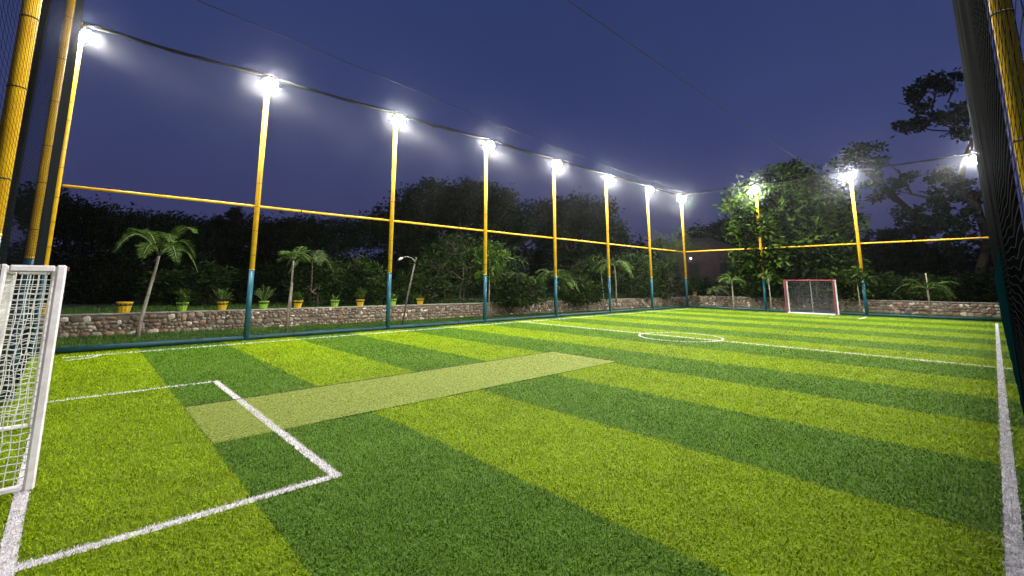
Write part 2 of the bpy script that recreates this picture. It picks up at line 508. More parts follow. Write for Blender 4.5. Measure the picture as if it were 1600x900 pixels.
# raised garden ground behind both walls
def garden():
    out = [(-60, 22.5)] + [(x, y + 0.15) for x, y in WALL_L[:-1]] + [(31.5, 14.6)] + [(x + .15, y) for x, y in WALL_F[1:]] + [(34.5, -60)]
    far = [(-60, 140), (-5, 140), (3, 140), (10, 140), (22, 140), (140, 140), (140, 6), (140, -5), (140, -60)]
    m = MB()
    n = len(out)
    vs = [(x, y, GROUND_Z) for x, y in out] + [(x, y, GROUND_Z + .8) for x, y in far]
    m.add(vs, [(i, i + 1, n + i + 1, n + i) for i in range(n - 1)])
    o = m.build("garden_ground", M['soil'])
    tag(o, "raised dark garden ground behind the low stone walls", kind='structure')
garden()
m = MB()
pts_in = [(-5, FY1 + .003), (3, FY1 + .003), (10, FY1 + .003), (22, FY1 + .003), (30.3, FY1 + .003)]
m.add([(x, y, -0.008) for x, y in pts_in] + [(x, y, 0.03) for x, y in WALL_L], [(i, i + 1, 6 + i, 5 + i) for i in range(4)])
tag(m.build("verge_ground", M['verge']), "strip of rough ground between turf and long stone wall", kind='structure')
m = MB()
m.add([(FX1 + .003, FY1, -.008), (FX1 + .003, 6, -.008), (FX1 + .003, -5, -.008), (31.35, 14.4, .03), (32.1, 6, .03), (32.9, -5, .03)], [(0, 1, 4, 3), (1, 2, 5, 4)])
tag(m.build("verge_ground", M['verge']), "strip of rough ground between turf and far stone wall", kind='structure')

# ------------------------------------------------------------------ painted lines and mat
LW = 0.082
LINES = []      # (name, label, test function)
def rect_line(name, label, x0, y0, x1, y1, z=0.004):
    x0, x1 = sorted((x0, x1)); y0, y1 = sorted((y0, y1))
    o = sheet(name, x0, y0, x1, y1, z, M['line'], label=label)
    LINES.append((o, lambda X, Y: (X > x0) & (X < x1) & (Y > y0) & (Y < y1)))
    return o
def arc_line(name, label, cx, cy_, r, a0, a1, w=LW, z=0.004):
    m = MB(); n = 48
    vs = []
    for i in range(n + 1):
        a = a0 + (a1 - a0) * i / n
        vs += [(cx + (r - w / 2) * math.cos(a), cy_ + (r - w / 2) * math.sin(a), z), (cx + (r + w / 2) * math.cos(a), cy_ + (r + w / 2) * math.sin(a), z)]
    m.add(vs, [(2 * i, 2 * i + 1, 2 * i + 3, 2 * i + 2) for i in range(n)])
    o = m.build(name, M['line'])
    tag(o, label, kind='structure')
    def test(X, Y):
        d = np.hypot(X - cx, Y - cy_); a = np.arctan2(Y - cy_, X - cx)
        return (abs(d - r) < w / 2) & (((a - a0) % (2 * math.pi)) < (a1 - a0))
    LINES.append((o, test))
h = LW / 2
GX = -0.135
rect_line("touchline", "thick white touchline along the close netted fence", 0.0, 0.09 - h, 28.6, 0.09 + h)
rect_line("touchline", "thin white touchline along the stone wall side", -0.2, 13.08 - h, 28.6, 13.08 + h)
def slant_line(name, label, a, b_, z):
    a = np.array(a); b_ = np.array(b_); d = (b_ - a) / np.linalg.norm(b_ - a); n_ = np.array([-d[1], d[0]]) * h
    m = MB(); m.add([(*(a + n_), z), (*(a - n_), z), (*(b_ - n_), z), (*(b_ + n_), z)], [(0, 1, 2, 3)])
    o = m.build(name, M['line']); tag(o, label, kind='structure')
    L_ = np.linalg.norm(b_ - a)
    LINES.append((o, lambda X, Y: (abs((X - a[0]) * n_[0] / h + (Y - a[1]) * n_[1] / h) < h) & ((X - a[0]) * d[0] + (Y - a[1]) * d[1] > 0) & ((X - a[0]) * d[0] + (Y - a[1]) * d[1] < L_)))
slant_line("goal_line", "white goal line running under the close white goal", (-.085, .05), (-.235, 7.15), 0.008)
rect_line("goal_line", "white goal line in front of the far maroon goal", 28.6, 0.3, 28.6 + LW * .7, 13.0)
rect_line("box_line", "white front line of the close goal box", 1.71 - h, 3.79, 1.71 + h, 8.56)
rect_line("box_line", "white side line of the goal box, close to the camera", -.16, 3.79, 1.71 - h - .004, 3.79 + LW)
rect_line("box_line", "white side line of the goal box, on the stone wall side", -.27, 8.50, 1.71 - h - .004, 8.56)
rect_line("halfway_line", "white halfway line across the striped turf", 13.42 - h, -0.12, 13.42 + h, 13.03)
rect_line("box_line", "white front line of the far goal box", 26.85 - h, 4.3, 26.85 + h * .3, 9.1)
rect_line("box_line", "short white side line beside the far goal", 26.9, 4.3, 28.59, 4.38)
arc_line("centre_circle", "white centre circle on the halfway line", 13.42, 6.48, 1.16, 0, 2 * math.pi * .9999, w=.055, z=0.0075)
arc_line("corner_arc", "white corner arc beside the close goal on the wall side", GX, 13.08, 0.52, -math.pi / 2, 0, .06, z=0.012)

PX0, PX1, PY0, PY1 = 1.10, 8.27, 5.345, 7.06
sheet("cricket_mat", PX0, PY0, PX1, PY1, 0.0025, M['mat'], label="pale green cricket mat set into the striped turf")
sm = MB()
sm.box((4.7, PY1 + .006, .008), (7.2, .014, .012)); sm.box((PX1 + .006, 6.2, .008), (.012, 1.7, .012)); sm.box((5.2, PY0 - .006, .006), (6.2, .010, .010))
tag(sm.build("mat_seam", M['seam']), "dark cut seam around the pale cricket mat", kind='structure')

# ------------------------------------------------------------------ turf fibres
def blades(X, Y, Z0, hgt, wid, lean, curl):
    n = len(X)
    a = rng.uniform(0, 2 * np.pi, n); b = rng.uniform(0, 2 * np.pi, n)
    dx, dy = np.cos(a), np.sin(a)
    sx_, sy_ = np.cos(b), np.sin(b)
    L = lean * rng.uniform(.3, 1.2, n)
    Lm = L * rng.uniform(.2, .5, n)
    H = hgt * rng.uniform(.6, 1.15, n)
    cx_ = curl * rng.normal(0, 1, n); 
    V = np.empty((n, 6, 3), dtype=np.float32)
    for k, (t, wd) in enumerate(((0, 1.0), (1, .85), (2, .25))):
        ox = (0 * L if t == 0 else (Lm if t == 1 else L)); oz = (0 * H if t == 0 else (H * .72 if t == 1 else H * rng.uniform(.45, 1.0, n)))
        px_ = X + dx * ox - dy * cx_ * (t == 2); py_ = Y + dy * ox + dx * cx_ * (t == 2)
        V[:, 2 * k, 0] = px_ - sx_ * wid * wd / 2; V[:, 2 * k, 1] = py_ - sy_ * wid * wd / 2; V[:, 2 * k, 2] = Z0 + oz
        V[:, 2 * k + 1, 0] = px_ + sx_ * wid * wd / 2; V[:, 2 * k + 1, 1] = py_ + sy_ * wid * wd / 2; V[:, 2 * k + 1, 2] = Z0 + oz
    o = (np.arange(n) * 6)[:, None]
    F = np.concatenate([o + np.array([[0, 1, 3, 2]]), o + np.array([[2, 3, 5, 4]])], axis=1).reshape(-1, 4)
    return V.reshape(-1, 3), F

NB = 800000
r0, r1 = 0.7, 34.0
u = rng.uniform(0, 1, NB)
rr = (math.sqrt(r0) + u * (math.sqrt(r1) - math.sqrt(r0))) ** 2
ph = rng.uniform(R(-8), R(104), NB)
BX, BY = rr * np.cos(ph), rr * np.sin(ph)
# tufts: pull fibres a little towards a jittered lattice
tx = np.round(BX / .026) * .026; ty = np.round(BY / .026) * .026
hsh = np.sin(tx * 9173.1 + ty * 5311.7) * 43758.5; hsh2 = np.sin(tx * 3171.3 - ty * 7919.9) * 24634.6
tx = tx + ((hsh % 1) - .5) * .02; ty = ty + ((hsh2 % 1) - .5) * .02
near = np.clip((9 - rr) / 6, 0, 1) * .45
BX = BX + (tx - BX) * near; BY = BY + (ty - BY) * near
ok = (BX > FX0) & (BX < FX1) & (BY > FY0 + .02) & (BY < FY1)
BX, BY, rr = BX[ok], BY[ok], rr[ok]
grow = np.clip(rr / 3.0, .8, 4) ** .55
H_, W_, LN = .026 * grow ** .35, 0.0045 * grow ** 1.15, .028 * grow ** .8
used = np.zeros(len(BX), bool)
for o, test in LINES:
    s = test(BX, BY) & ~used
    used |= s
    if s.sum() < 30: continue
    n_ = int(s.sum())
    rep = 2
    X = np.repeat(BX[s], rep) + rng.normal(0, .006, n_ * rep); Y = np.repeat(BY[s], rep) + rng.normal(0, .006, n_ * rep)
    V, F = blades(X, Y, .004, np.repeat(H_[s], rep) * .7, np.repeat(W_[s], rep) * .75, np.repeat(LN[s], rep) * .55, .004)
    # fibres belong to the line: one mesh with its sheet
    me = o.data
    v0 = np.empty(len(me.vertices) * 3, np.float32); me.vertices.foreach_get("co", v0); v0 = v0.reshape(-1, 3)
    f0 = np.array([list(p.vertices) for p in me.polygons], np.int32)
    me2 = bpy.data.meshes.new(o.name)
    me2.from_pydata(np.concatenate([v0, V]), [], np.concatenate([f0, F + len(v0)]))
    me2.materials.append(M['line']); me2.materials.append(M['line_blade'])
    mi = np.ones(len(me2.polygons), np.int32); mi[:len(f0)] = 0
    me2.polygons.foreach_set("material_index", mi)
    o.data = me2
inm = (BX > PX0) & (BX < PX1) & (BY > PY0) & (BY < PY1) & ~used
nm = int(inm.sum())
V, F = blades(np.repeat(BX[inm], 3) + rng.normal(0, .03, nm * 3).clip(-.05, .05), (np.repeat(BY[inm], 3) + rng.normal(0, .03, nm * 3)).clip(PY0 + .01, PY1 - .01), .002, np.repeat(H_[inm], 3) * .42, np.repeat(W_[inm], 3), np.repeat(LN[inm], 3), .008)
tag(np_obj("mat_fibres", V, F, M['mat_blade']), "short pale fibres of the cricket mat", kind='stuff')
s = ~used & ~inm
V, F = blades(BX[s], BY[s], 0, H_[s], W_[s], LN[s], .009)
tag(np_obj("artificial_grass", V, F, M['blade']), "curled plastic grass fibres of the striped pitch", kind='stuff')

# rough grass between turf and walls
def grass_patch(n, f, name, label, hg=.10):
    X, Y, Z = f(n)
    V, F = blades(X, Y, Z, hg * np.ones(len(X)), .012 * np.ones(len(X)), .07 * np.ones(len(X)), .02)
    tag(np_obj(name, V, F, M['grass']), label, kind='stuff')
def fv(n):
    X = rng.uniform(-3, 31, n); yw = np.interp(X, [p[0] for p in WALL_L], [p[1] for p in WALL_L])
    t = rng.uniform(0, 1, n)
    return X, FY1 + .02 + t * (yw - FY1 - .06), -.008 + t * .03
grass_patch(52000, fv, "verge_grass", "short green grass growing below the long stone wall")
def ff(n):
    Y = rng.uniform(-2, 14, n); xw = np.interp(-Y, [-p[1] for p in WALL_F], [p[0] for p in WALL_F])
    t = rng.uniform(0, 1, n)
    return FX1 + .02 + t * (xw - FX1 - .06), Y, -.008 + t * .03
grass_patch(16000, ff, "verge_grass", "short grass growing below the far stone wall")
def fg(n):
    X = rng.uniform(-6, 30, n); yw = np.interp(X, [p[0] for p in WALL_L], [p[1] for p in WALL_L])
    return X, yw + .35 + rng.uniform(0, 1, n) ** 1.5 * 6, GROUND_Z + .0 * X
grass_patch(42000, fg, "garden_grass", "dim grass on the raised garden ground behind the pots", .16)

# ------------------------------------------------------------------ stone walls
def stone_wall(label, poly, height, thick, side):
    root = empty("stone_wall", (poly[0][0], poly[0][1], 0))
    tag(root, label, "wall", "low rubble stone walls")
    core = MB(); cop = MB(); V = []; F = []
    P0 = Vector((poly[0][0], poly[0][1], 0))
    # unit blob
    import bmesh
    bm = bmesh.new(); bmesh.ops.create_icosphere(bm, subdivisions=2, radius=1)
    uv = np.array([v.co[:] for v in bm.verts]); uf = np.array([[v.index for v in f.verts] for f in bm.faces]); bm.free()
    nv = 0
    for a, b_ in zip(poly[:-1], poly[1:]):
        A = Vector((*a, 0)); B = Vector((*b_, 0)); d = (B - A); L = d.length; d.normalize()
        nrm = Vector((d.y, -d.x, 0)) * side       # towards the pitch
        rot = Matrix(((d.x, -nrm.x, 0), (d.y, -nrm.y, 0), (0, 0, 1)))
        mid = (A + B) / 2 - nrm * (thick / 2) - P0
        core.box((mid.x, mid.y, height / 2 - .10), (L + .02, thick, height + .12), rot)
        k = 0.0
        while k < L:
            seg = min(random.uniform(1.2, 2.6), L - k)
            c = A + d * (k + seg / 2) - nrm * (thick / 2) - P0
            cop.box((c.x, c.y, height - .02 + random.uniform(-.004, .004)), (seg - .012, thick + .05, .045), rot, 0, .012)
            k += seg
        # stones laid in broken courses, irregular in size
        z = .01; course = 0
        while z < height - .075:
            ch = random.choice((random.uniform(.06, .11), random.uniform(.09, .16), random.uniform(.14, .22)))
            if z + ch > height - .05: ch = height - .045 - z
            if ch < .045: break
            t = random.uniform(-.1, .05)
            while t < L:
                w = ch * random.uniform(.7, 1.75)
                hh = ch * random.uniform(.5, 1.25)
                zc = z + ch / 2 + random.uniform(-.022, .022)
                if random.random() < .95:
                    q = uv.copy()
                    e = random.uniform(.55, .95)
                    q = np.sign(q) * np.abs(q) ** e
                    q += .10 * np.sin(q[:, [1, 2, 0]] * random.uniform(2, 4) + random.uniform(0, 6))
                    q *= np.array([w / 2 * .97, random.uniform(.022, .042), hh / 2 * 1.0])
                    an = random.uniform(-.5, .5)
                    ca, sa = math.cos(an), math.sin(an)
                    q = np.stack([q[:, 0] * ca - q[:, 2] * sa, q[:, 1], q[:, 0] * sa + q[:, 2] * ca], 1)
                    c = A + d * (t + w / 2) + nrm * .004 - P0
                    Wd = np.outer(q[:, 0], np.array(d)) + np.outer(q[:, 1], np.array(nrm)) + np.outer(q[:, 2], np.array((0, 0, 1))) + np.array((c.x, c.y, max(zc, hh * .4)))
                    V.append(Wd); F.append(uf + nv); nv += len(uv)
                t += w + random.uniform(.0, .025)
            z += ch * .96
    core.build("mortar_core", M['mortar'], root)
    cop.build("coping", M['coping'], root)
    np_obj("stone_facing", np.concatenate(V), np.concatenate(F), M['stone'], root, True)
    return root
WALL_H = 0.66
stone_wall("long low rubble stone wall carrying the row of flower pots", WALL_L, WALL_H, .32, 1)
stone_wall("dark low rubble stone wall behind the far maroon goal", WALL_F, .74, .32, 1)

# ------------------------------------------------------------------ floodlight poles
LEFT_X = [-0.69, 3.37, 7.63, 11.93, 16.30, 20.70, 25.13, 29.69]
LEFT_Y = 13.69
FAR_X = 29.69
FAR_Y = [9.06, 4.48, -0.19]
ZB, ZR, ZL, ZT = 1.905, 3.69, 7.26, 7.58
PR = 0.070
def make_pole(bulge=1.0, off=(.17, 0), PR=PR, tip=46, lamp=True):
    root = empty("floodlight_pole")
    lo = MB(); lo.tube([(0, 0, -.02), (0, 0, ZB)], PR, 16)
    lo.box((0, 0, .01), (.24, .24, .024)); 
    for sx_ in (-1, 1):
        for sy_ in (-1, 1): lo.tube([(sx_ * .09, sy_ * .09, .02), (sx_ * .09, sy_ * .09, .045)], .011, 6)
    lo.build("lower_post", M['teal'], root)
    up = MB(); up.tube([(0, 0, ZB), (0, 0, ZT)], PR - .002, 16)
    up.tube([(0, 0, ZB - .006), (0, 0, ZB + .012)], PR + .003, 16)
    z = 2.3
    while z < 7.0:                              # net ties round the post
        up.tube([(0, 0, z), (0, 0, z + .009)], PR + .0025, 16, 1)
        z += random.choice((.42, .55, .68))
    up.build("upper_post", [M['yellow'], M['black_band']], root)
    if not lamp: return root
    tilt = Matrix.Rotation(R(tip), 3, 'Y')       # local +x looks at the pitch, tipped down
    C = Vector((*off, ZL))
    f = MB()
    ax = tilt @ Vector((1, 0, 0))
    f.tube([C - ax * .20, C - ax * .19, C - ax * .10, C - ax * .09, C - ax * .02, C + ax * .004], [.08, .10, .11, .17, .216, .222], 24)
    for k in range(12):
        an = math.pi * k / 12
        f.box(C - ax * .14, (.10, .008, .30), tilt @ Matrix.Rotation(an, 3, 'X'))
    fo = f.build("floodlight", M['housing'], root)
    l = MB(); n = 28
    rings = []
    for q, bul in ((1.0, .0), (.94, .065), (.76, .125), (.42, .17)):
        rings.append([C + tilt @ Vector((bul * bulge + .006, math.cos(2 * math.pi * k / n) * .215 * q, math.sin(2 * math.pi * k / n) * .215 * q)) for k in range(n)])
    vs = sum(rings, []) + [C + tilt @ Vector((.185 * bulge + .006, 0, 0))]
    fs = [(r_ * n + k, r_ * n + (k + 1) % n, (r_ + 1) * n + (k + 1) % n, (r_ + 1) * n + k) for r_ in range(3) for k in range(n)]
    fs += [(3 * n + k, 3 * n + (k + 1) % n, 4 * n) for k in range(n)]
    l.add(vs, fs, 0, True)
    l.build("lens", M['lens'], fo)
    b_ = MB()
    oy = off[1]
    b_.tube([(0.0, min(0, oy - .315), ZL - .03), (0.0, oy + .315, ZL - .03)], .016, 8)
    for s_ in (-1, 1): b_.tube([(0, oy + s_ * .315, ZL - .03), (off[0] - .04, oy + s_ * .315, ZL)], .014, 8)
    b_.build("bracket", M['housing'], root)
    return root
ORD = ["second", "third", "fourth", "fifth", "sixth", "seventh"]
def name_pole(o, label, grp):
    tag(o, label, "floodlight pole", grp)
proto = make_pole()
GRP = "yellow and teal floodlight poles round the pitch"
corner_pole = make_pole(.35, (.05, 0))
for i, x in enumerate(LEFT_X):
    o = corner_pole if i == 0 else proto if i == 1 else copy_tree(proto)
    rz = {0: R(-25), 7: R(-135)}.get(i, R(-90))
    o.location = (x, LEFT_Y, 0); o.rotation_euler = (0, 0, rz)
    if i == 0: o.scale = (.72, .72, 1)
    name_pole(o, "corner floodlight pole rising behind the white goal on the stone wall side" if i == 0 else
              "corner floodlight pole where the long wall side meets the far side" if i == 7 else
              "floodlight pole on the stone wall side, %s counted from the white goal corner" % ORD[i - 1], GRP)
for i, y in enumerate(FAR_Y):
    o = copy_tree(proto)
    o.location = (FAR_X, y, 0); o.rotation_euler = (0, 0, R(180) if i < 2 else R(148))
    name_pole(o, ["floodlight pole on the far side, between the corner and the maroon goal",
                  "floodlight pole on the far side, just beside the maroon goal",
                  "corner floodlight pole behind the end of the thick white touchline"][i], GRP)
flat = make_pole(0.0, (-.14, .37), .040, 36)
RIGHT = [(3.37, -.182), (7.63, -.175), (11.93, -.19), (16.30, -.19), (20.70, -.19), (25.13, -.19)]
for i, (x, y) in enumerate(RIGHT):
    o = flat if i == 0 else copy_tree(flat)
    o.location = (x, y, 0); o.rotation_euler = (0, 0, R(90))
    name_pole(o, "big close yellow pole behind black net beside the thick touchline" if i == 0 else
              "floodlight pole behind the edge-on net along the thick touchline, %s from the camera" % ORD[i - 1], GRP)
bare = make_pole(lamp=False)
NEAR = [(-0.525, 4.62), (-0.63, 9.06)]
for i, (x, y) in enumerate(NEAR):
    o = bare if i == 0 else copy_tree(bare)
    o.location = (x, y, 0); o.rotation_euler = (0, 0, 0); o.scale = (.75, .75, 1)
    name_pole(o, ["big close yellow pole behind black net on the white goal side", "yellow pole right behind the white goal, beside the corner pole"][i], GRP)

# rails
def rail(name, label, a, b_, r, mat, joints=True):
    m = MB(); a = Vector(a); b_ = Vector(b_); d = b_ - a
    n = max(2, int(d.length / 2))
    pts = [a + d * (i / n) + Vector((0, 0, random.uniform(-.006, .006) if 0 < i < n else 0)) for i in range(n + 1)]
    m.tube(pts, r, 12)
    if joints:
        for k in range(1, int(d.length / 6) + 1):
            p = a + d.normalized() * (k * 6 - .8)
            if (p - a).length < d.length - .2: m.tube([p, p + d.normalized() * .03], r + .005, 12, 1)
    o = m.build(name, [mat, M['black_band']])
    tag(o, label, "rail", "fence rails between the poles")
    return o
g = PR + .003
rail("mid_rail", "long yellow rail across the poles on the stone wall side", (LEFT_X[0] + g, LEFT_Y + .075, ZR), (LEFT_X[-1] - g, LEFT_Y + .075, ZR), .036, M['yellow'])
rail("mid_rail", "yellow rail across the poles on the far side", (FAR_X + .075, LEFT_Y - g, ZR), (FAR_X + .075, FAR_Y[-1] + g, ZR), .036, M['yellow'])
rail("ground_rail", "long dark teal pipe along the turf edge by the stone wall", (LEFT_X[0] + g, LEFT_Y + .02, .085), (LEFT_X[-1] - g, LEFT_Y + .02, .085), .062, M['dark_teal'])
rail("ground_rail", "dark teal pipe along the turf edge behind the far goal", (FAR_X + .02, LEFT_Y - g, .085), (FAR_X + .02, FAR_Y[-1] + g, .085), .062, M['dark_teal'])
rail("ground_rail", "dark teal pipe under the net along the thick touchline", (1.0, -.20, .07), (FAR_X - g, -.23, .07), .05, M['dark_teal'])

# top ropes with rolled net
def top_rope(label, pts, r):
    m = MB(); P_ = []; rad = []
    for a, b_ in zip(pts[:-1], pts[1:]):
        a = Vector(a); b_ = Vector(b_); n = 14
        for i in range(n):
            t = i / n
            p = a.lerp(b_, t); p.z -= .05 * 4 * t * (1 - t) + random.uniform(-.012, .012)
            P_.append(p); rad.append(r * random.uniform(.75, 1.25))
    P_.append(Vector(pts[-1])); rad.append(r)
    m.tube(P_, rad, 8)
    for k in range(3, len(P_), 5):
        p = P_[k]; m.tube([p - Vector((0, 0, r)), p - Vector((.02, 0, r + random.uniform(.03, .12)))], .006, 5)
    tag(m.build("net_rope", M['rope']), label, "rope", "rolled net ropes along the pole tops")
NY = LEFT_Y - .30
top_rope("dark net rope strung along the lamp tops on the stone wall side", [(x, LEFT_Y - .16, ZT - .06) for x in LEFT_X], .052)
top_rope("dark net rope strung along the lamp tops on the far side", [(FAR_X - .16, y, ZT - .02) for y in [LEFT_Y - .16] + FAR_Y], .042)

def cable(label, pts, r):
    m = MB(); m.tube(pts, r, 6)
    tag(m.build("overhead_cable", M['cable']), label, "cable", "thin cables over the pitch")
def sagged(a, b_, s, n=24):
    a = Vector(a); b_ = Vector(b_)
    return [a.lerp(b_, i / n) - Vector((0, 0, s * 4 * (i / n) * (1 - i / n))) for i in range(n + 1)]
cable("thin dark cable high over the pitch, ending at the far tree", sagged((3.0, 5.6, 7.85), (29.6, 5.75, 7.62), .06), .011)
cable("faint cable over the pitch, closer to the stone wall side", sagged((-.6, 10.9, 7.75), (29.5, 13.3, 7.62), .22), .009)

# ------------------------------------------------------------------ perimeter nets
def net_mesh(label, path, z0, z1, cell, r, off_amp=.02, name="side_net", loose=0.0, mat='net'):
    """Knotted net hung along a ground path: real thin cords."""
    P_ = np.array(path, float)
    seg = np.hypot(*(np.diff(P_, axis=0).T)); S = np.concatenate([[0], np.cumsum(seg)])
    nrm = np.array([-(P_[-1] - P_[0])[1], (P_[-1] - P_[0])[0]]); nrm /= np.linalg.norm(nrm)
    def pos(s, z):
        x = np.interp(s, S, P_[:, 0]); y = np.interp(s, S, P_[:, 1])
        o = off_amp * (np.sin(s * 1.3 + z * .9) * np.sin(z * .83 + .4 * s) + .5 * np.sin(s * 3.1 - z * 1.7))
        return np.stack([x + nrm[0] * o, y + nrm[1] * o, z + .018 * np.sin(s * 2.1 + z * .5) + .01 * np.sin(s * 5.7)], -1)
    V = []; F = []; nv = 0
    def strand(Q, r=r):
        nonlocal nv
        n = len(Q)
        d = np.gradient(Q, axis=0); d /= np.linalg.norm(d, axis=1)[:, None] + 1e-9
        u = np.cross(d, np.array([.31, .52, .79])); u /= np.linalg.norm(u, axis=1)[:, None]
        w = np.cross(d, u)
        ring = np.stack([Q + r * (u * math.cos(a) + w * math.sin(a)) for a in (0, 2.094, 4.189)], 1).reshape(-1, 3)
        i = np.arange(n - 1)[:, None] * 3
        f = np.concatenate([i + np.array([[k, (k + 1) % 3, 3 + (k + 1) % 3, 3 + k]]) for k in range(3)], 0)
        V.append(ring); F.append(f + nv); nv += len(ring)
    L = S[-1]
    for s_ in np.concatenate([np.arange(0, loose, .14), np.arange(loose, L, cell)]):
        z = np.linspace(z0, z1, 18)
        strand(pos(np.full_like(z, s_) + .006 * np.sin(z * 3 + s_ * 40), z), r if s_ >= loose else r * .5)
    for z in np.arange(z0, z1, cell):
        s_ = np.arange(0, L + .2, .24)
        s_ = np.clip(s_, 0, L)
        k_ = int(loose / .24)
        if k_ > 1: strand(pos(s_[:k_ + 1], np.full_like(s_[:k_ + 1], z)), r * .5)
        strand(pos(s_[k_:], np.full_like(s_[k_:], z)))
    o = np_obj(name, np.concatenate(V), np.concatenate(F), M[mat])
    tag(o, label, "net", "black nets hung round the pitch")
    return o
net_mesh("fine black net hung along the stone wall side poles", [(LEFT_X[0] + .1, LEFT_Y - .085), (FAR_X - .1, LEFT_Y - .085)], .05, 7.5, .048, .0008)
net_mesh("fine black net hung along the far side behind the maroon goal", [(FAR_X - .085, LEFT_Y - .1), (FAR_X - .085, -.1)], .05, 7.5, .05, .0009)
net_mesh("black net seen edge-on along the thick touchline", [(.8, -.072), (6, -.075), (FAR_X - .1, -.088)], .02, 7.7, .045, .0016, .003, loose=1.15, mat='net_edge')
net_mesh("black net seen edge-on behind the close white goal", [(-.38, 1.2), (-.445, 4.62), (-.54, 5.05), (-.63, 6.2), (-.68, 7.3), (-.568, 9.06), (-.71, 13.6)], .02, 7.7, .045, .0019, .006, loose=3.4, mat='net_edge')

def shade_cloth():
    m = MB(); n = 90
    vs = []
    for i in range(n + 1):
        x = 6.2 + (FAR_X - .3 - 6.2) * i / n
        for z in (.12, .5, .9, 1.3, 1.7, 1.92):
            vs.append((x, -.070 + .003 * math.sin(x * 2.3 + z) + .002 * math.sin(x * 7 + z * 3), z + (.02 * math.sin(x * 1.1) if z < .3 or z > 1.8 else 0)))
    m.add(vs, [(i * 6 + k, i * 6 + 6 + k, i * 6 + 7 + k, i * 6 + k + 1) for i in range(n) for k in range(5)], 0, True)
    o = m.build("shade_cloth", M['cloth'])
    so_ = o.modifiers.new("thick", 'SOLIDIFY'); so_.thickness = .002
    tag(o, "dark teal cloth tied low along the poles beside the thick touchline", "shade cloth")
shade_cloth()

# ------------------------------------------------------------------ goals
def goal_net_panel(V, F, nv, A, B, C_, D, cell, r, wob):
    """Cord net stretched over the quad A-B (bottom) D-C (top)."""
    A, B, C_, D = (np.array(p, float) for p in (A, B, C_, D))
    def pos(u, v):
        u = np.asarray(u); v = np.asarray(v)
        p = ((A[None] * (1 - u)[:, None] + B[None] * u[:, None]) * (1 - v)[:, None] + (D[None] * (1 - u)[:, None] + C_[None] * u[:, None]) * v[:, None])
        nn = np.cross(B - A, D - A); nn = nn / np.linalg.norm(nn)
        e = np.sin(np.pi * u) * np.sin(np.pi * v)
        o = wob * (np.sin(u * 9 + v * 5) + np.sin(v * 11 - u * 4)) * e
        t = (B - A) / np.linalg.norm(B - A)
        return p + nn[None] * o[:, None] + t[None] * (wob * .8 * np.sin(v * 23 + u * 7) * e)[:, None] + np.array([[0, 0, 1.0]]) * (wob * .8 * np.sin(u * 19 + v * 13) * e)[:, None]
    nu = max(2, int(np.linalg.norm(B - A) / cell)); nw = max(2, int(np.linalg.norm(D - A) / cell))
    def strand(Q, r=r):
        nonlocal nv
        n = len(Q)
        d = np.gradient(Q, axis=0); d /= np.linalg.norm(d, axis=1)[:, None] + 1e-9
        u = np.cross(d, np.array([.31, .52, .79])); u /= np.linalg.norm(u, axis=1)[:, None]
        w = np.cross(d, u)
        ring = np.stack([Q + r * (u * math.cos(a) + w * math.sin(a)) for a in (0, 1.571, 3.1416, 4.712)], 1).reshape(-1, 3)
        i = np.arange(n - 1)[:, None] * 4
        f = np.concatenate([i + np.array([[k, (k + 1) % 4, 4 + (k + 1) % 4, 4 + k]]) for k in range(4)], 0)
        V.append(ring); F.append(f + nv); nv += len(ring)
    for i in range(1, nu):
        v = np.linspace(0, 1, nw * 2); strand(pos(np.full_like(v, i / nu), v))
    for j in range(1, nw):
        u = np.linspace(0, 1, nu * 2 + 2); strand(pos(u, np.full_like(u, j / nw)))
    return nv

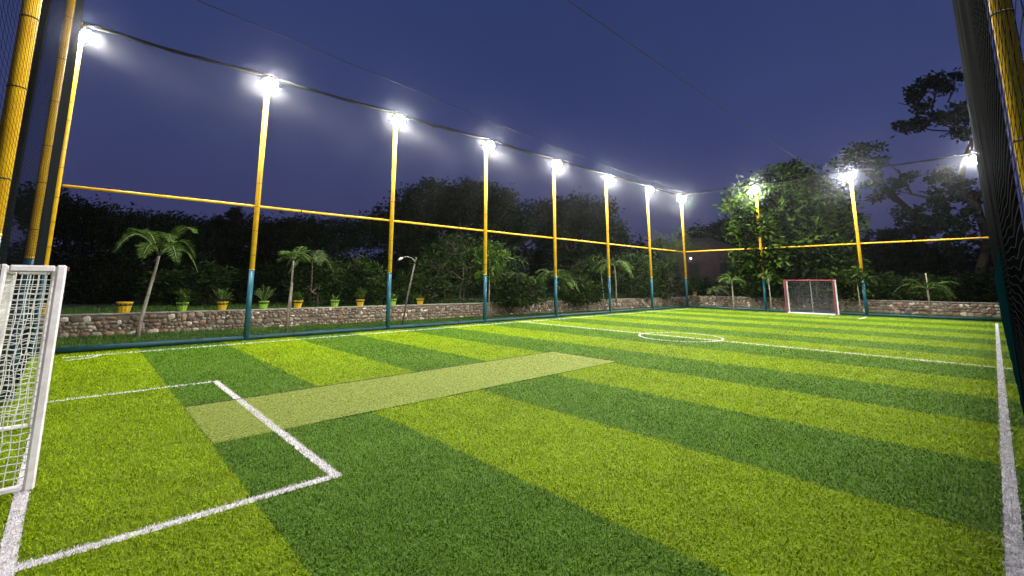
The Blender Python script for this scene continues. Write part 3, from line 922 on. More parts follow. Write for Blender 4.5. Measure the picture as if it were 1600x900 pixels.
def make_goal(label, loc, rz, width, height, depth_t, depth_b, front_mat, rear_mat, net_mat, tube, cell, cord, thin=False):
    """Local frame: front in the plane x=0 looking to +x, goal mouth along y, centred."""
    root = empty("football_goal", loc, rz)
    tag(root, label, "goal", "small football goals")
    w = width / 2; t = tube
    def bar(name, a, b_, mat, tk=t):
        m = MB(); a = Vector(a); b_ = Vector(b_); d = b_ - a
        q = d.to_track_quat('Z', 'X').to_matrix()
        m.box((a + b_) / 2, (tk, tk, d.length), q, 0, tk * .22)
        return m.build(name, mat, root)
    for s_ in (-1, 1):
        bar("post", (0, s_ * w, 0), (0, s_ * w, height), front_mat)
        bar("rear_post", (-depth_b, s_ * w, 0), (-depth_t, s_ * w, height), rear_mat, t * .85)
        bar("side_bar", (-t / 2 - .002, s_ * w, height - t * .5), (-depth_t + t / 2, s_ * w, height - t * .5), rear_mat, t * .85)
        bar("ground_bar", (-t / 2 - .002, s_ * w, .03), (-depth_b + t / 2, s_ * w, .03), M['white'], .045)
    bar("crossbar", (0, -w + t / 2 + .002, height - t / 2), (0, w - t / 2 - .002, height - t / 2), front_mat)
    bar("rear_bar", (-depth_t, -w + t / 2, height - t / 2), (-depth_t, w - t / 2, height - t / 2), rear_mat, t * .85)
    bar("rear_ground_bar", (-depth_b, -w + t / 2, .03), (-depth_b, w - t / 2, .03), M['white'], .045)
    if thin:
        bar("front_ground_bar", (0, -w + t / 2 + .002, .025), (0, w - t / 2 - .002, .025), M['white'], .05)
        bar("centre_stay", (-depth_b, 0, .05), (-depth_t, 0, height - t), M['metal'], .03)
    V = []; F = []; nv = 0
    for s_ in (-1, 1):
        nv = goal_net_panel(V, F, nv, (-depth_b + .02, s_ * (w - .01), .05), (-t / 2, s_ * (w - .01), .05), (-t / 2, s_ * (w - .01), height - t), (-depth_t + .02, s_ * (w - .01), height - t), cell, cord, .012)
    nv = goal_net_panel(V, F, nv, (-depth_b - .01, -w, .05), (-depth_b - .01, w, .05), (-depth_t - .01, w, height - t), (-depth_t - .01, -w, height - t), cell, cord, .02)
    nv = goal_net_panel(V, F, nv, (-depth_t, -w, height - .02), (-depth_t, w, height - .02), (-.02, w, height - .02), (-.02, -w, height - .02), cell, cord, .01)
    np_obj("net", np.concatenate(V), np.concatenate(F), net_mat, root)
    return root
goal1 = make_goal("close white football goal with a loose white cord net", (-0.216, 6.18, 0), R(3.0), 2.08, 1.72, .33, .37, M['white'], M['white'], M['white_net'], .066, .052, .0038)
cap = MB(); cap.box((.040, -1.04, 1.69), (.012, .05, .035), None, 0, .004)
cap.build("end_cap", M['maroon'], goal1)
make_goal("far football goal with maroon front frame and dark net", (28.95, 6.70, 0), R(180), 2.22, 1.82, .45, .5, M['maroon'], M['white'], M['grey_net'], .075, .07, .0042, True)

# ------------------------------------------------------------------ foliage helpers
def leaf_quads(P_, length, width, up_bias=0.0, droop=0.0):
    n = len(P_)
    d = rng.normal(0, 1, (n, 3)); d[:, 2] = d[:, 2] * .7 + up_bias - droop
    d /= np.linalg.norm(d, axis=1)[:, None]
    q = rng.normal(0, 1, (n, 3)); s_ = np.cross(d, q); s_ /= np.linalg.norm(s_, axis=1)[:, None]
    L = (length * rng.uniform(.6, 1.3, n))[:, None]; W = (width * rng.uniform(.6, 1.3, n))[:, None]
    V = np.stack([P_, P_ + d * L * .5 + s_ * W * .5, P_ + d * L, P_ + d * L * .5 - s_ * W * .5], 1).reshape(-1, 3)
    F = (np.arange(n) * 4)[:, None] + np.array([[0, 1, 2, 3]])
    return V, F

def crown_points(ells, per, clump, dens=None):
    """Leaf positions: sub-clumps spread through each ellipsoid, denser near its surface, with gaps."""
    out = []
    for (c, rad, n) in ells:
        c = np.array(c, float); rad = np.array(rad, float)
        k = max(3, int(n / per))
        d = rng.normal(0, 1, (k, 3)); d /= np.linalg.norm(d, axis=1)[:, None]
        q = c + d * rad * (rng.uniform(.25, 1.0, (k, 1)) ** .55) * rng.uniform(.82, 1.12, (k, 1))
        sz = clump * rng.uniform(.5, 1.35, (k, 1, 1))
        pts = q[:, None, :] + rng.normal(0, 1, (k, per, 3)) * sz * np.array([1, 1, .62])
        out.append(pts.reshape(-1, 3))
    return np.concatenate(out)

def tree(name, label, cat, base, ells, mat, leaf=(.16, .08), per=45, clump=.28, trunk_r=.14, trunk_mat='bark', group=None, limbs=True, stems=1):
    """ells: (offset from base, radii, leaf count)."""
    base = Vector(base)
    root = empty(name, base)
    tag(root, label, cat, group)
    tr = MB()
    top = max(e[0][2] for e in ells)
    for s_ in range(stems):
        jx, jy = (random.uniform(-.15, .15) * stems, random.uniform(-.15, .15) * stems) if stems > 1 else (0, 0)
        cx_ = sum(e[0][0] for e in ells) / len(ells); cy__ = sum(e[0][1] for e in ells) / len(ells)
        fork = Vector((cx_ * .5 + jx * 2, cy__ * .5 + jy * 2, top * .45))
        pts = [Vector((jx, jy, -.1)), Vector((jx + .03, jy, top * .15)), fork * .6 + Vector((.05, -.03, top * .1)), fork]
        tr.tube(pts, [trunk_r, trunk_r * .8, trunk_r * .7, trunk_r * .55], 8)
        if limbs:
            for e in ells:
                c = Vector(e[0]); mid = fork.lerp(c, .5) + Vector((random.uniform(-.2, .2), random.uniform(-.2, .2), random.uniform(-.1, .2)))
                tr.tube([fork, mid, c], [trunk_r * .45, trunk_r * .3, trunk_r * .12], 6)
                for k in range(4):
                    dd = Vector((random.gauss(0, 1), random.gauss(0, 1), random.gauss(.2, .6))).normalized()
                    q = c + Vector((dd.x * e[1][0], dd.y * e[1][1], dd.z * e[1][2])) * .8
                    tr.tube([mid.lerp(c, .6), mid.lerp(q, .7) + Vector((0, 0, .1)), q], [trunk_r * .2, trunk_r * .12, trunk_r * .05], 5)
    tr.build("trunk", M[trunk_mat], root)
    P_ = crown_points(ells, per, clump)
    P_ = P_[P_[:, 2] > .02]
    V, F = leaf_quads(P_, leaf[0], leaf[1])
    np_obj("crown", V, F, mat, root)
    return root

def frond(V, F, T, base, azim, length, rise, droop, nleaf, ll, lw, hang=.35):
    """One feather palm leaf: a bowed midrib tube with leaflets both sides."""
    base = np.array(base, float)
    dh = np.array([math.cos(azim), math.sin(azim), 0]); sd = np.array([-dh[1], dh[0], 0])
    t = np.linspace(0, 1, 10)
    mid = base + np.outer(t * length * .9 * (1 - .12 * t), dh) + np.outer(length * (rise * t - droop * t ** 2.2), [0, 0, 1])
    T.tube([tuple(p) for p in mid], [.016 * (1 - .8 * k) + .003 for k in t], 5)
    tt = np.linspace(.16, 1, nleaf)
    mp = np.stack([np.interp(tt, t, mid[:, k]) for k in range(3)], 1)
    tg = np.stack([np.interp(tt, t, np.gradient(mid[:, k])) for k in range(3)], 1); tg /= np.linalg.norm(tg, axis=1)[:, None]
    for s_ in (-1, 1):
        L = ll * np.sin(np.pi * (.12 + .80 * tt)) * rng.uniform(.8, 1.15, nleaf)
        d = tg * .55 + sd * s_ * .9 + np.array([0, 0, 1]) * (.25 - hang * rng.uniform(.5, 1.6, nleaf))[:, None]
        d /= np.linalg.norm(d, axis=1)[:, None]
        wv = np.cross(d, np.cross(tg, d) + rng.normal(0, .3, (nleaf, 3))); wv /= np.linalg.norm(wv, axis=1)[:, None]
        tip = mp + d * L[:, None] - np.array([0, 0, 1]) * (L * .35 * hang)[:, None]
        mm = mp + d * (L * .45)[:, None]
        q = np.stack([mp, mm + wv * lw / 2, tip, mm - wv * lw / 2], 1).reshape(-1, 3)
        o = sum(len(x) for x in V)
        V.append(q); F.append((np.arange(nleaf) * 4)[:, None] + np.array([[0, 1, 2, 3]]) + o)

def palm(label, base, trunk_pts, nfr, length, rise, droop, trunk_r=.05, mat='leaf_palm', trunk_mat='pale_bark', nleaf=26, ll=.32, lw=.03, azs=None, group=None, hang=.35, name="palm_tree", stake=None):
    base = Vector(base)
    root = empty(name, base)
    tag(root, label, "palm", group)
    tr = MB()
    n = len(trunk_pts)
    tr.tube(trunk_pts, [trunk_r * (1.25 if i == 0 else 1 - .45 * i / n) for i in range(n)], 10)
    tr.build("trunk", M[trunk_mat], root)
    V = []; F = []; T = MB()
    top = trunk_pts[-1]
    for i in range(nfr):
        az = (azs[i] if azs else i * 2.4 + random.uniform(-.3, .3))
        k = i / max(1, nfr - 1)
        frond(V, F, T, top, az, length * random.uniform(.8, 1.12), rise * random.uniform(.6, 1.35), droop * random.uniform(.8, 1.25), nleaf, ll, lw, hang)
    T.build("frond_rib", M['stem'], root)
    np_obj("crown", np.concatenate(V), np.concatenate(F), M[mat], root)
    if stake:
        sm_ = MB(); sm_.tube(stake, .022, 7); sm_.build("stake", M['pale_bark'], root)
    return root

# ------------------------------------------------------------------ flower pots
def pot_mesh(col):
    m = MB(); n = 40
    prof = [(.125, 0), (.132, .01), (.186, .25), (.200, .272), (.206, .30), (.190, .302), (.19, .26)]
    vs = []
    for k, (r, z) in enumerate(prof):
        for i in range(n):
            rib = 1.0 + (.022 * (1 if i % 4 < 2 else -1) if 1 <= k <= 2 else 0)
            a = 2 * math.pi * i / n
            vs.append((r * rib * math.cos(a), r * rib * math.sin(a), z))
    fs = [(k * n + i, k * n + (i + 1) % n, (k + 1) * n + (i + 1) % n, (k + 1) * n + i) for k in range(len(prof) - 1) for i in range(n)]
    fs.append(tuple(reversed(range(n))))
    m.add(vs, fs, 0, False)
    return m
def pot_plant(root, kind, s_):
    V = []; F = []; T = MB()
    if kind == 'fan':
        for i in range(16):
            frond(V, F, T, (0, 0, .25), i * 2.4, .42 * s_ * random.uniform(.8, 1.2), random.uniform(.9, 1.5), random.uniform(.2, .5), 14, .16 * s_, .02, .1)
    elif kind == 'bush':
        P_ = crown_points([((0, 0, .26 + .22 * s_), (.22 * s_, .22 * s_, .26 * s_), 420)], 30, .06)
        q, f = leaf_quads(P_, .10, .035, .5); V.append(q); F.append(f)
        for i in range(7): T.tube([(0, 0, .24), (random.uniform(-.12, .12) * s_, random.uniform(-.12, .12) * s_, .26 + .3 * s_)], .006, 5)
    else:
        for i in range(6):
            frond(V, F, T, (0, 0, .25), i * 2.4, .22 * s_ * random.uniform(.8, 1.3), random.uniform(.8, 1.8), .3, 8, .09, .02, .1)
    T.build("stem", M['stem'], root)
    np_obj("foliage", np.concatenate(V), np.concatenate(F), M['leaf_palm'], root)
pots = [(70, 'pot_yellow', 1.12, None, 1, "yellow ribbed pot on the wall, showing through the white goal net"),
        (194, 'pot_yellow', 1.12, None, 1, "large yellow ribbed pot without a plant, beside the leaning palm trunk"),
        (285, 'pot_green', .96, 'bush', 1.1, "lime green pot with a dark bush, between palm and first wall side pole"),
        (348, 'pot_yellow', .96, 'fan', 1.0, "yellow pot with spiky olive leaves, just before the teal pole foot"),
        (413, 'pot_green', .96, 'fan', 1.2, "lime green pot with a full fan of palm leaves"),
        (467, 'pot_yellow', .94, 'bush', .8, "yellow pot standing right behind the thin staked sapling"),
        (525, 'pot_green', .90, 'sprig', 1.0, "lime green pot with one small upright sprig"),
        (565, 'pot_yellow', .90, 'bush', 1.0, "yellow pot with a loose leafy plant, before the second wall side pole"),
        (616, 'pot_green', .92, 'bush', .9, "lime green pot half hidden behind a teal pole"),
        (659, 'pot_yellow', .88, 'sprig', .8, "yellow pot with a tiny plant, last of the row beside the garden lamp"),
        (1043, 'pot_yellow', 1.35, 'sprig', 1.2, "tall yellow pot on the wall close to the far corner pole"),
        (1086, 'pot_yellow', .8, 'sprig', 1.2, "small dim yellow pot on the far wall beside the corner pole")]
def on_wall(col, poly):
    q_ = (col - 769.86) / 696.68 * .97
    d = Vector((FWD.x * .99 + RGT.x * q_, FWD.y * .99 + RGT.y * q_))
    for a, b_ in zip(poly[:-1], poly[1:]):
        a = Vector(a); e = Vector(b_) - a
        den = d.x * e.y - d.y * e.x
        t = (a.x * e.y - a.y * e.x) / den; s_ = (a.x * d.y - a.y * d.x) / den
        if -.001 <= s_ <= 1.001 and t > 0:
            return d * t, e.normalized()
for col, mat, s_, plant, ps, lab in pots:
    poly = WALL_F if col > 1075 else WALL_L
    p, e = on_wall(col, poly)
    top = (.74 if poly is WALL_F else WALL_H) + .0035
    nrm = Vector((-e.y, e.x)) if poly is WALL_L else Vector((-e.y, e.x))
    loc = (p.x + nrm.x * .16, p.y + nrm.y * .16, top)
    root = empty("flower_pot", loc, random.uniform(0, 6))
    root.scale = (s_ * .88, s_ * .88, s_ * .92)
    tag(root, lab, "flower pot", "plastic pots standing on the stone walls")
    pm = pot_mesh(col)
    pm.build("pot", M[mat], root)
    so = MB(); so.tube([(0, 0, .2), (0, 0, .262)], .188, 20); so.build("soil", M['soil'], root)
    if plant: pot_plant(root, plant, ps)

# ------------------------------------------------------------------ palms and saplings along the walls
def D(p): return (p.x, p.y, p.z)
palm("leaning palm with a white ringed trunk in front of the long wall", spot(213, 12.75, 0.0, 0.0), [(0, 0, -.05), (.06, .03, .6), (.12, .06, 1.0), (.22, .11, 1.7), (.30, .15, 2.3)], 11, 1.28, 1.30, 1.15, .055, 'leaf_palm', 'pale_bark', 36, .36, .034, hang=.18)
palm("thin sapling palm tied to a bamboo stake, white at its foot", spot(447, 13.9, 0, 0.0), [(0, 0, -.05), (.02, 0, .8), (.06, .02, 1.5), (.08, .03, 2.25)], 9, .55, 1.1, .7, .035, 'leaf_palm', 'pale_bark', 20, .30, .03, stake=[(.08, .06, -.05), (.10, .07, 1.55)])
palm("palm sapling with long drooping leaves behind the staked sapling", spot(486, 18.5, GROUND_Z), [(0, 0, -.05), (.03, 0, 1.1), (.0, .0, 1.95)], 6, 1.4, .75, .95, .04, 'leaf_pale', 'bark', 22, .42, .045)
palm("short bushy palm just behind the fourth wall side pole", spot(868, 22.5, GROUND_Z), [(0, 0, -.1), (0, 0, .9), (.05, 0, 1.3)], 15, 1.35, .75, .85, .08, 'leaf_palm', 'bark', 26, .42, .05)
palm("young palm with pale drooping leaves by the fifth wall side pole", spot(962, 25.5, GROUND_Z), [(0, 0, -.1), (.02, 0, 1.2), (-.05, 0, 2.0)], 11, 1.5, .7, .95, .04, 'leaf_palm', 'pale_bark', 24, .42, .05)
palm("small bright palm on the far wall side near the corner pole", spot(1118, 29.5, GROUND_Z), [(0, 0, -.1), (.02, 0, .55)], 10, .95, .8, .8, .05, 'leaf_pale', 'bark', 18, .34, .05)
palm("white stemmed young palm in front of the far wall", spot(1147, 27.4, 0, 0.0), [(0, 0, -.05), (.01, 0, .9), (.0, 0, 1.75)], 8, 1.0, .8, .8, .045, 'leaf_palm', 'pale_bark', 18, .34, .045)
palm("spindly palm beside the second far side pole", spot(1206, 26.2, 0, 0.0), [(0, 0, -.05), (-.04, 0, 1.0), (-.12, 0, 2.0)], 6, .8, .8, .9, .035, 'leaf_palm', 'pale_bark', 16, .30, .045)
palm("low palm rising behind the far maroon goal", spot(1275, 26.5, GROUND_Z), [(0, 0, -.1), (0, 0, 1.1)], 8, 1.2, 1.0, .7, .05, 'leaf_palm', 'bark', 20, .36, .045)
palm("staked palm with arching leaves in front of the far wall", spot(1455, 22.3, 0, 0.0), [(0, 0, -.05), (.02, .0, .8), (.0, .0, 1.35)], 9, 1.5, .72, .75, .04, 'leaf_palm', 'pale_bark', 24, .34, .04, stake=[(-.10, -.03, -.05), (.06, -.02, 2.15)])

# thin saplings
def sapling(label, base, hgt, lean, ells, mat='leaf_mid', leaf=(.2, .07)):
    root = empty("sapling", base); tag(root, label, "sapling", "young saplings by the walls")
    m = MB(); m.tube([(0, 0, -.05), (lean * .4, 0, hgt * .5), (lean, 0, hgt)], [.03, .024, .014], 8); m.build("trunk", M['pale_bark'], root)
    V, F = leaf_quads(crown_points(ells, 20, .14), *leaf, droop=.5); np_obj("crown", V, F, M[mat], root)
sapling("thin sapling standing beside the third wall side pole", spot(764, 19.6, 0, 0.0), 2.6, .05, [((.25, .1, 2.7), (.6, .6, .7), 500), ((.0, .0, 2.1), (.4, .4, .4), 160)], 'leaf_palm', (.34, .09))
sapling("thin crooked sapling beside the fifth wall side pole", spot(945, 25.8, 0, 0.0), 2.4, -.25, [((0, 0, 2.5), (.8, .8, .6), 380)], 'leaf_mid', (.28, .08))
sapling("young slender tree between far side pole and its wall", spot(1346, 23.4, 0, 0.0), 1.9, -.15, [((-.2, 0, 2.0), (.5, .5, .5), 260)], 'leaf_mid', (.26, .10))

# garden lamp post with a curved arm
root = empty("garden_lamp_post", spot(628, 16.6, 0.0, 0.0)); tag(root, "slim grey lamp post with a curved arm and small white head", "lamp post")
m = MB(); m.tube([(0, 0, -.05), (.14, -.1, 1.1), (.31, -.24, 2.25)], [.035, .032, .026], 10)
m.tube([(.31, -.24, 2.25), (.36, -.27, 2.5)], .018, 8); m.build("post", M['stem_grey'], root)
m = MB(); m.tube([(.33, -.25, 2.32), (.24, -.16, 2.46), (.10, -.03, 2.52), (-.03, .08, 2.47)], .013, 8); m.build("arm", M['metal'], root)
m = MB(); m.tube([(-.02, .07, 2.47), (-.07, .11, 2.44), (-.13, .16, 2.38)], [.02, .05, .03], 10); m.build("lamp_head", M['white'], root)

# ------------------------------------------------------------------ bushes and trees beyond the walls
def blob(cx_, cz, rx, rz, n, cy__=0.0, ry=None):
    return ((cx_ * RGT.x + cy__ * FWD.x, cx_ * RGT.y + cy__ * FWD.y, cz), (rx, ry or rx, rz), n)

T_GRP, B_GRP = "dark trees beyond the walls", "bushes behind the stone walls"
# (kind, label, column, depth, ellipsoids, material, leaf size)
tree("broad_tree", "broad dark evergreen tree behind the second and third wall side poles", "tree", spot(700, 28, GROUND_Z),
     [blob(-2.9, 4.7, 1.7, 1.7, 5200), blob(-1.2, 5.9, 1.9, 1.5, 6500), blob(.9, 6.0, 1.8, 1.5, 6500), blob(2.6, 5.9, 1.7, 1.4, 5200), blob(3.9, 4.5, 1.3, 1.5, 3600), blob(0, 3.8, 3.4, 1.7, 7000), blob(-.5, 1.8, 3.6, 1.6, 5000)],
     M['leaf_silhouette'], (.26, .13), 60, .34, .30, group=T_GRP)
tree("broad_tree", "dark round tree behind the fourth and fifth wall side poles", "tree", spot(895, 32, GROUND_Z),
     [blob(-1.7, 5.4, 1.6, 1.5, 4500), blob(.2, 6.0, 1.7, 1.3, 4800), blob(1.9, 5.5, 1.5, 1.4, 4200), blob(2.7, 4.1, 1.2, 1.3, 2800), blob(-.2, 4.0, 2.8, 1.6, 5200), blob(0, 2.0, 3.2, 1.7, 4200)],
     M['leaf_silhouette'], (.28, .14), 60, .36, .28, group=T_GRP)
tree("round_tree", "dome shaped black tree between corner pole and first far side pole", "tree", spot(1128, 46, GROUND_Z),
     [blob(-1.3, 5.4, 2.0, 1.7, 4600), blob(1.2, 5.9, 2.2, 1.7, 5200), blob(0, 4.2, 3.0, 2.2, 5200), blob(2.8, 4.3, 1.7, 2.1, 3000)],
     M['leaf_silhouette'], (.36, .18), 60, .42, .3, group=T_GRP)
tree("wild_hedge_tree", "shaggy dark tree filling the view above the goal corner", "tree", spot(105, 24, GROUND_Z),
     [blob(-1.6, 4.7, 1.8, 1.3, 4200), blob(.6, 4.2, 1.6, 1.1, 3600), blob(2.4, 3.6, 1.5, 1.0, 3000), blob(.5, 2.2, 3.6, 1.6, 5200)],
     M['leaf_silhouette'], (.26, .10), 50, .34, .2, group=T_GRP)
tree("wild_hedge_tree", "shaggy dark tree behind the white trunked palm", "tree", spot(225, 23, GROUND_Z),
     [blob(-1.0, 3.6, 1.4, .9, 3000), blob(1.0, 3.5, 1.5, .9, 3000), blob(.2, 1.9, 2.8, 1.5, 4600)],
     M['leaf_silhouette'], (.26, .10), 50, .34, .18, group=T_GRP)
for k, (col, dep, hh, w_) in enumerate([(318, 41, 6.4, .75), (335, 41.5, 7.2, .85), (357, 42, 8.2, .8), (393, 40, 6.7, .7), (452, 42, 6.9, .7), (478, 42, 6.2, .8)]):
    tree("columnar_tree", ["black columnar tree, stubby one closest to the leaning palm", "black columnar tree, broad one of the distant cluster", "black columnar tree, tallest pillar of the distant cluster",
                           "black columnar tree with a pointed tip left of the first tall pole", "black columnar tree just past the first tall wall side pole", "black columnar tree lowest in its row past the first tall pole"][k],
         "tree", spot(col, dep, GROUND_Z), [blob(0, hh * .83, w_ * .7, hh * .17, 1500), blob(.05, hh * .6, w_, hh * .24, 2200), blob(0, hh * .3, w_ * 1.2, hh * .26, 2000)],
         M['leaf_silhouette'], (.24, .14), 50, .2, .14, group="distant columnar trees", limbs=False)
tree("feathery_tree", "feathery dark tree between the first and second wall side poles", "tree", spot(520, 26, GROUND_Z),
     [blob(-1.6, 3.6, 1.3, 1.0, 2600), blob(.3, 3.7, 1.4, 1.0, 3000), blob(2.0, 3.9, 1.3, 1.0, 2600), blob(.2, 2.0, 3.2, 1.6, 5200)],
     M['leaf_silhouette'], (.28, .07), 40, .3, .15, group=T_GRP)
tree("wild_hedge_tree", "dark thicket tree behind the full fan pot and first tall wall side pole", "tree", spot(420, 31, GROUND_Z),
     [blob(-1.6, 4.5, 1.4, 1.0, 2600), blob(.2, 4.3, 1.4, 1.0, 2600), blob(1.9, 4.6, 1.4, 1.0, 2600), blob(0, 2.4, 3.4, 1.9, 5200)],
     M['leaf_silhouette'], (.28, .10), 45, .34, .18, group=T_GRP)
tree("wild_hedge_tree", "dark thicket tree behind the lime pot near the leaning palm", "tree", spot(305, 30, GROUND_Z),
     [blob(-1.6, 4.3, 1.4, 1.0, 2600), blob(.4, 4.0, 1.4, 1.0, 2600), blob(1.7, 4.2, 1.3, .9, 2200), blob(0, 2.3, 3.2, 1.8, 5000)],
     M['leaf_silhouette'], (.28, .10), 45, .34, .18, group=T_GRP)
# leafy lit tree behind the far fence
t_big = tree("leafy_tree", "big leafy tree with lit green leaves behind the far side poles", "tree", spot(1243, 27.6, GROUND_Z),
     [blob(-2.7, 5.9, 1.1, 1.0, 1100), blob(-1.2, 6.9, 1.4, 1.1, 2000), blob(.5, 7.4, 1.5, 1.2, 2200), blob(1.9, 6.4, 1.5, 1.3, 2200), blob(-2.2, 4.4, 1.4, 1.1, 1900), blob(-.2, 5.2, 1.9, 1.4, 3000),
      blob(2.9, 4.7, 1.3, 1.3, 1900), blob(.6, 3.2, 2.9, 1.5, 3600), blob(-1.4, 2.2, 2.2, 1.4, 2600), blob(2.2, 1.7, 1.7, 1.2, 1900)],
     M['leaf_lit_shaded'], (.36, .14), 26, .30, .26, group=T_GRP)

# tall open tree at the far right: limbs built explicitly, leaf clumps at their ends
def open_tree():
    dep = 25.0
    base = spot(1538, dep, GROUND_Z)
    root = empty("tall_open_tree", base)
    tag(root, "tall bare limbed tree with clumped leaves above the end corner lamp", "tree", T_GRP)
    k = dep / 696.68
    def L(col, row, dy=0.0):      # limb joints laid out in the tree's own plane, metres from its base
        return sight(col, row, dep) - base + FWD * dy
    tr = MB()
    limbs = [([(1538, 480), (1540, 420), (1534, 372), (1518, 318), (1506, 290), (1508, 250), (1510, 215)], .34, .17),
             ([(1510, 215), (1496, 200), (1478, 186), (1462, 165), (1456, 140)], .16, .06),
             ([(1510, 215), (1512, 190), (1500, 165), (1488, 152), (1492, 132)], .12, .05),
             ([(1510, 215), (1520, 180), (1520, 155)], .12, .05),
             ([(1478, 186), (1450, 180), (1424, 168), (1404, 156)], .08, .03),
             ([(1488, 198), (1455, 200), (1425, 198), (1412, 202)], .07, .03),
             ([(1462, 165), (1440, 145), (1430, 135)], .05, .02),
             ([(1506, 290), (1480, 310), (1450, 305), (1432, 298), (1405, 272), (1385, 258), (1350, 244)], .15, .05),
             ([(1518, 318), (1530, 290), (1536, 270)], .12, .04)]
    for pts, a, b_ in limbs:
        q = [L(c, r, math.sin(i * 1.7 + a * 20) * .35) for i, (c, r) in enumerate(pts)]
        n = len(q)
        tr.tube(q, [(a + (b_ - a) * i / (n - 1)) * .7 for i in range(n)], 8)
    tr.build("trunk", M['bark_silhouette'], root)
    P_ = []
    for c, r, rx, rz, n in [(1455, 132, 22, 10, 520), (1466, 118, 10, 6, 160), (1432, 133, 14, 9, 260), (1404, 152, 11, 11, 260), (1418, 148, 6, 5, 80), (1412, 202, 12, 6, 170), (1440, 152, 14, 7, 240), (1430, 166, 10, 8, 170), (1462, 180, 24, 12, 620), (1440, 186, 22, 9, 420), (1425, 196, 14, 7, 220), (1482, 190, 16, 9, 320),
                        (1488, 136, 12, 6, 170), (1515, 165, 13, 13, 420), (1522, 195, 12, 20, 460), (1500, 178, 9, 8, 160), (1335, 238, 15, 11, 340), (1352, 234, 10, 9, 220), (1322, 252, 12, 9, 180), (1378, 262, 9, 7, 140), (1400, 284, 16, 9, 300), (1412, 275, 12, 6, 170), (1358, 256, 8, 5, 90), (1385, 292, 14, 8, 220),
                        (1462, 275, 18, 14, 620), (1470, 305, 20, 20, 800), (1490, 285, 14, 14, 420), (1525, 300, 16, 26, 620), (1450, 330, 22, 16, 620), (1485, 340, 20, 20, 620), (1420, 330, 18, 14, 420), (1500, 375, 26, 20, 620), (1460, 365, 22, 16, 480)]:
        q = L(c, r, random.uniform(-.8, .8))
        P_.append(crown_points([((q.x, q.y, q.z), (rx * k, rx * k, rz * k), int(n * .62))], 38, .17))
    V, F = leaf_quads(np.concatenate(P_), .27, .15)
    np_obj("crown", V, F, M['leaf_silhouette'], root)
open_tree()
def leaning():
    dep = 31.0
    base = spot(1447, dep, GROUND_Z)
    k = dep / 696.68
    root = empty("leaning_tree", base); tag(root, "dark tree with one long limb leaning over the lamp beside the goal", "tree", T_GRP)
    def L(col, row, dy=0.0): return sight(col, row, dep) - base + FWD * dy
    tr = MB()
    for pts, a, b_ in [([(1447, 475), (1446, 400), (1440, 358), (1424, 335), (1398, 312), (1380, 288), (1362, 268), (1345, 258)], .30, .10), ([(1398, 312), (1392, 300), (1370, 255), (1352, 240), (1338, 232)], .10, .04),
                       ([(1380, 288), (1410, 295), (1432, 300)], .06, .03), ([(1362, 268), (1340, 262), (1325, 256)], .06, .02), ([(1424, 335), (1435, 320), (1452, 314)], .10, .04)]:
        q = [L(c, r, math.sin(i * 1.3) * .3) for i, (c, r) in enumerate(pts)]; n = len(q)
        tr.tube(q, [a + (b_ - a) * i / (n - 1) for i in range(n)], 8)
    tr.build("trunk", M['bark_silhouette'], root)
    P_ = []
    for c, r, rx, rz, n in [(1338, 230, 16, 9, 300), (1325, 248, 14, 10, 260), (1352, 252, 10, 7, 120), (1390, 300, 16, 8, 260), (1372, 283, 10, 6, 120), (1440, 350, 26, 14, 700), (1400, 372, 34, 22, 1300), (1360, 392, 34, 26, 1300), (1450, 400, 40, 30, 1800), (1395, 430, 50, 26, 1900)]:
        q = L(c, r, random.uniform(-.8, .8))
        P_.append(crown_points([((q.x, q.y, q.z), (rx * k, rx * k, rz * k), n)], 20, .18))
    V, F = leaf_quads(np.concatenate(P_), .30, .16); np_obj("crown", V, F, M['leaf_silhouette'], root)
leaning()

# pale arching bamboo tangle near the corner pole
def bamboo():
    base = spot(1052, 33, GROUND_Z)
    root = empty("bamboo_clump", base); tag(root, "pale arching bamboo clump behind the corner pole", "bamboo")
    T = MB(); P_ = []
    for i in range(26):
        az = random.uniform(0, 6.28); ln = random.uniform(1.2, 3.0); hh = random.uniform(3.4, 5.0)
        q = []
        for t in np.linspace(0, 1, 9):
            q.append((math.cos(az) * ln * t ** 2.2, math.sin(az) * ln * t ** 2.2, hh * math.sin(t * 1.95) / math.sin(1.57)))
        T.tube(q, [.028 - .022 * k / 8 for k in range(9)], 5)
        for k in range(3, 9):
            P_.append(np.array(q[k]) + rng.normal(0, .12, (9, 3)))
    T.build("culm", M['leaf_pale'], root)
    V, F = leaf_quads(np.concatenate(P_), .30, .04, droop=.5); np_obj("crown", V, F, M['leaf_pale'], root)
bamboo()

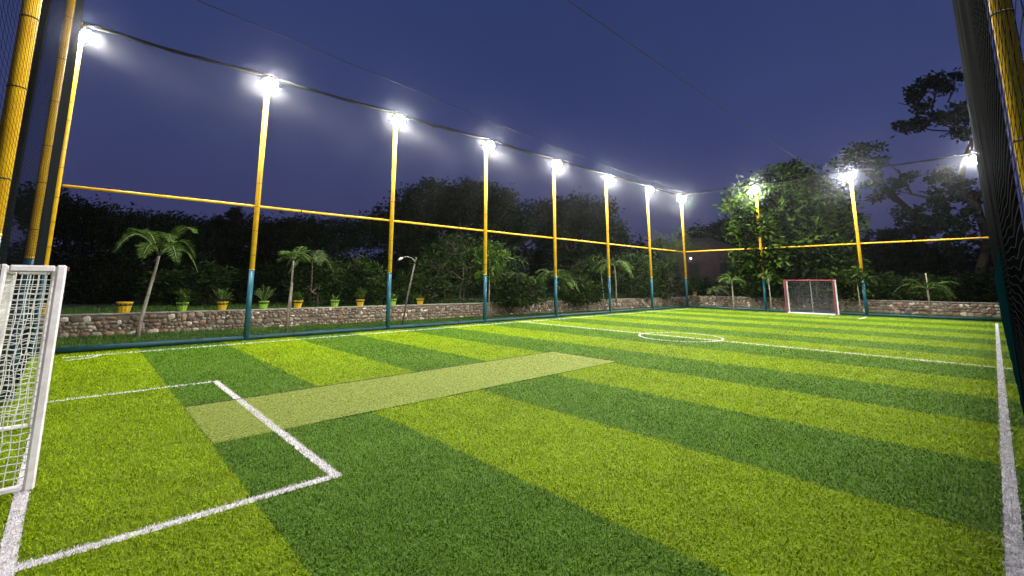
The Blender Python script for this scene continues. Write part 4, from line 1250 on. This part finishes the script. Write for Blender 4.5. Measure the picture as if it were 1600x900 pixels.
BUSH = [(60, 19.5, 2.4, 1.7, 'leaf_silhouette', "dark bush behind the wall, seen past the white goal post"),
        (165, 20.5, 2.0, 1.5, 'leaf_silhouette', "low dark bush behind the large empty yellow pot"),
        (268, 19.2, 1.5, 1.5, 'leaf_mid', "olive bush behind the lime pot near the leaning palm"),
        (322, 18.6, 1.3, 1.7, 'leaf_mid', "feathery shrub between the lime pot and the spiky yellow pot"),
        (382, 20.5, 2.0, 1.6, 'leaf_silhouette', "dark bush behind the first tall wall side pole"),
        (430, 21.5, 2.2, 1.7, 'leaf_silhouette', "dark bush behind the full fan pot"),
        (505, 19.0, 1.7, 1.9, 'leaf_mid', "green feathery shrub behind the sprig pot"),
        (560, 19.6, 1.8, 1.9, 'leaf_mid', "green shrub leaning over the loose leafy yellow pot"),
        (605, 22.0, 2.0, 1.7, 'leaf_silhouette', "dark bush behind the second wall side pole"),
        (650, 20.5, 1.6, 1.4, 'leaf_mid', "low green shrub behind the garden lamp post"),
        (712, 21.5, 2.6, 3.3, 'leaf_mid', "tall feathery green tree bush before the third wall side pole"),
        (775, 22.0, 1.9, 3.0, 'leaf_mid', "tall feathery green bush just past the third wall side pole"),
        (812, 21.2, 1.5, 1.4, 'leaf_mid', "low green bush in the dark gap past the third pole"),
        (905, 24.5, 1.7, 1.2, 'leaf_mid', "small rounded bush right behind the long wall, past the short palm"),
        (930, 27.0, 2.0, 2.6, 'leaf_mid', "green bush behind the fifth wall side pole"),
        (990, 29.0, 2.2, 3.1, 'leaf_mid', "leafy bush just before the seventh wall side pole"),
        (1030, 30.5, 2.0, 2.6, 'leaf_lit_shaded', "bright leafy bush between the last two wall side poles"),
        (1092, 33.5, 2.0, 1.5, 'leaf_mid', "low bush under the pink house wall"),
        (1165, 31.5, 1.9, 2.0, 'leaf_mid', "bush behind the white stemmed young palm"),
        (1195, 29.0, 2.0, 2.4, 'leaf_lit_shaded', "bright leafed bush behind the first far side pole"),
        (1260, 27.5, 2.2, 2.0, 'leaf_mid', "dim bush behind the far maroon goal"),
        (1330, 26.0, 2.2, 2.6, 'leaf_lit_shaded', "green bush behind the pole beside the maroon goal"),
        (1390, 26.0, 2.0, 1.6, 'leaf_mid', "low bush behind the far wall, before the staked palm"),
        (1440, 25.0, 1.9, 1.5, 'leaf_mid', "low bush behind the staked palm"),
        (1500, 24.5, 2.2, 1.4, 'leaf_silhouette', "dark bush at the foot of the tall bare limbed tree"),
        (1560, 24.0, 2.4, 2.0, 'leaf_silhouette', "dark bush behind the end corner pole")]
for col, dep, w_, hh, mt, lab in BUSH:
    w2 = w_ * .62
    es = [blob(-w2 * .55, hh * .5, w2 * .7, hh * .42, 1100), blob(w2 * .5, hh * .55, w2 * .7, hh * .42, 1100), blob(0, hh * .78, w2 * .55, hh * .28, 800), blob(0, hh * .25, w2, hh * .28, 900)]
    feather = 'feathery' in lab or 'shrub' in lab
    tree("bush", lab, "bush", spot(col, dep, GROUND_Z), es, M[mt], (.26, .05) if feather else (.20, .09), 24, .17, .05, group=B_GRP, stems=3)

# far wood that closes the view
P_ = []
for i in range(150):
    c = -200 + i * 14.5
    dep = random.uniform(50, 66)
    p = spot(c, dep, GROUND_Z)
    hh = random.uniform(3.6, 5.2) if c < 600 else random.uniform(4.2, 6.2)
    P_.append(crown_points([((p.x, p.y, GROUND_Z + hh * .5), (2.6, 2.6, hh * .55), 420)], 30, .5))
V, F = leaf_quads(np.concatenate(P_), .7, .4)
tag(np_obj("far_wood", V, F, M['leaf_silhouette']), "distant dark wood closing the view behind the trees", "wood", kind='stuff')

# ------------------------------------------------------------------ house far behind the corner
def house():
    b0 = spot(1112, 40, GROUND_Z)
    root = empty("house", b0, YAW - math.pi / 2)
    tag(root, "dim pink plastered house glimpsed between trees past the corner pole", "house")
    m = MB(); m.box((0, 2.5, 1.9), (5.4, 5.0, 4.2)); m.build("wall", M['plaster'], root)
    m = MB()
    m.add([(-3.0, -.3, 4.0), (3.0, -.3, 4.0), (3.0, 5.3, 4.0), (-3.0, 5.3, 4.0), (-1.4, 2.5, 5.3), (1.4, 2.5, 5.3)], [(0, 1, 5, 4), (1, 2, 5), (2, 3, 4, 5), (3, 0, 4), (3, 2, 1, 0)])
    m.build("roof", M['roof'], root)
    for x in (-1.5, 1.3):
        f = MB()
        for dx, dz, sx_, sz_ in ((-.45, 0, .08, 1.2), (.45, 0, .08, 1.2), (0, .56, .82, .08), (0, -.56, .82, .08)): f.box((x + dx, -.03, 2.3 + dz), (sx_, .08, sz_))
        fo = f.build("window", M['wood'], root)
        p = MB(); p.box((x, -.012, 2.3), (.82, .02, 1.04)); p.build("pane", M['housing'], fo)
    for x, z, s_ in ((-1.75, 3.25, .07),):
        l = MB(); l.tube([(x, -.10, z - s_), (x, -.10, z - s_ * .5), (x, -.10, z + s_ * .5), (x, -.10, z + s_)], [s_ * .5, s_, s_, s_ * .5], 12); l.build("porch_light", M['bulb'], root)
house()

# ------------------------------------------------------------------ added haze imitating lens bloom
hz = MB(); hz.box((10, 10, 12), (330, 330, 30))
ho = hz.build("haze", [])
hm = bpy.data.materials.new("bloom_air"); hm.use_nodes = True
nt = hm.node_tree; nt.nodes.clear()
out = nt.nodes.new("ShaderNodeOutputMaterial"); pv = nt.nodes.new("ShaderNodeVolumePrincipled")
pv.inputs["Color"].default_value = (0.80, 0.84, 0.95, 1)
pv.inputs["Density"].default_value = BLOOM_HAZE
pv.inputs["Anisotropy"].default_value = 0.985
nt.links.new(pv.outputs[0], out.inputs["Volume"])
ho.data.materials.append(hm)
tag(ho, "added thin haze imitating lens bloom round the floodlights", kind='stuff')
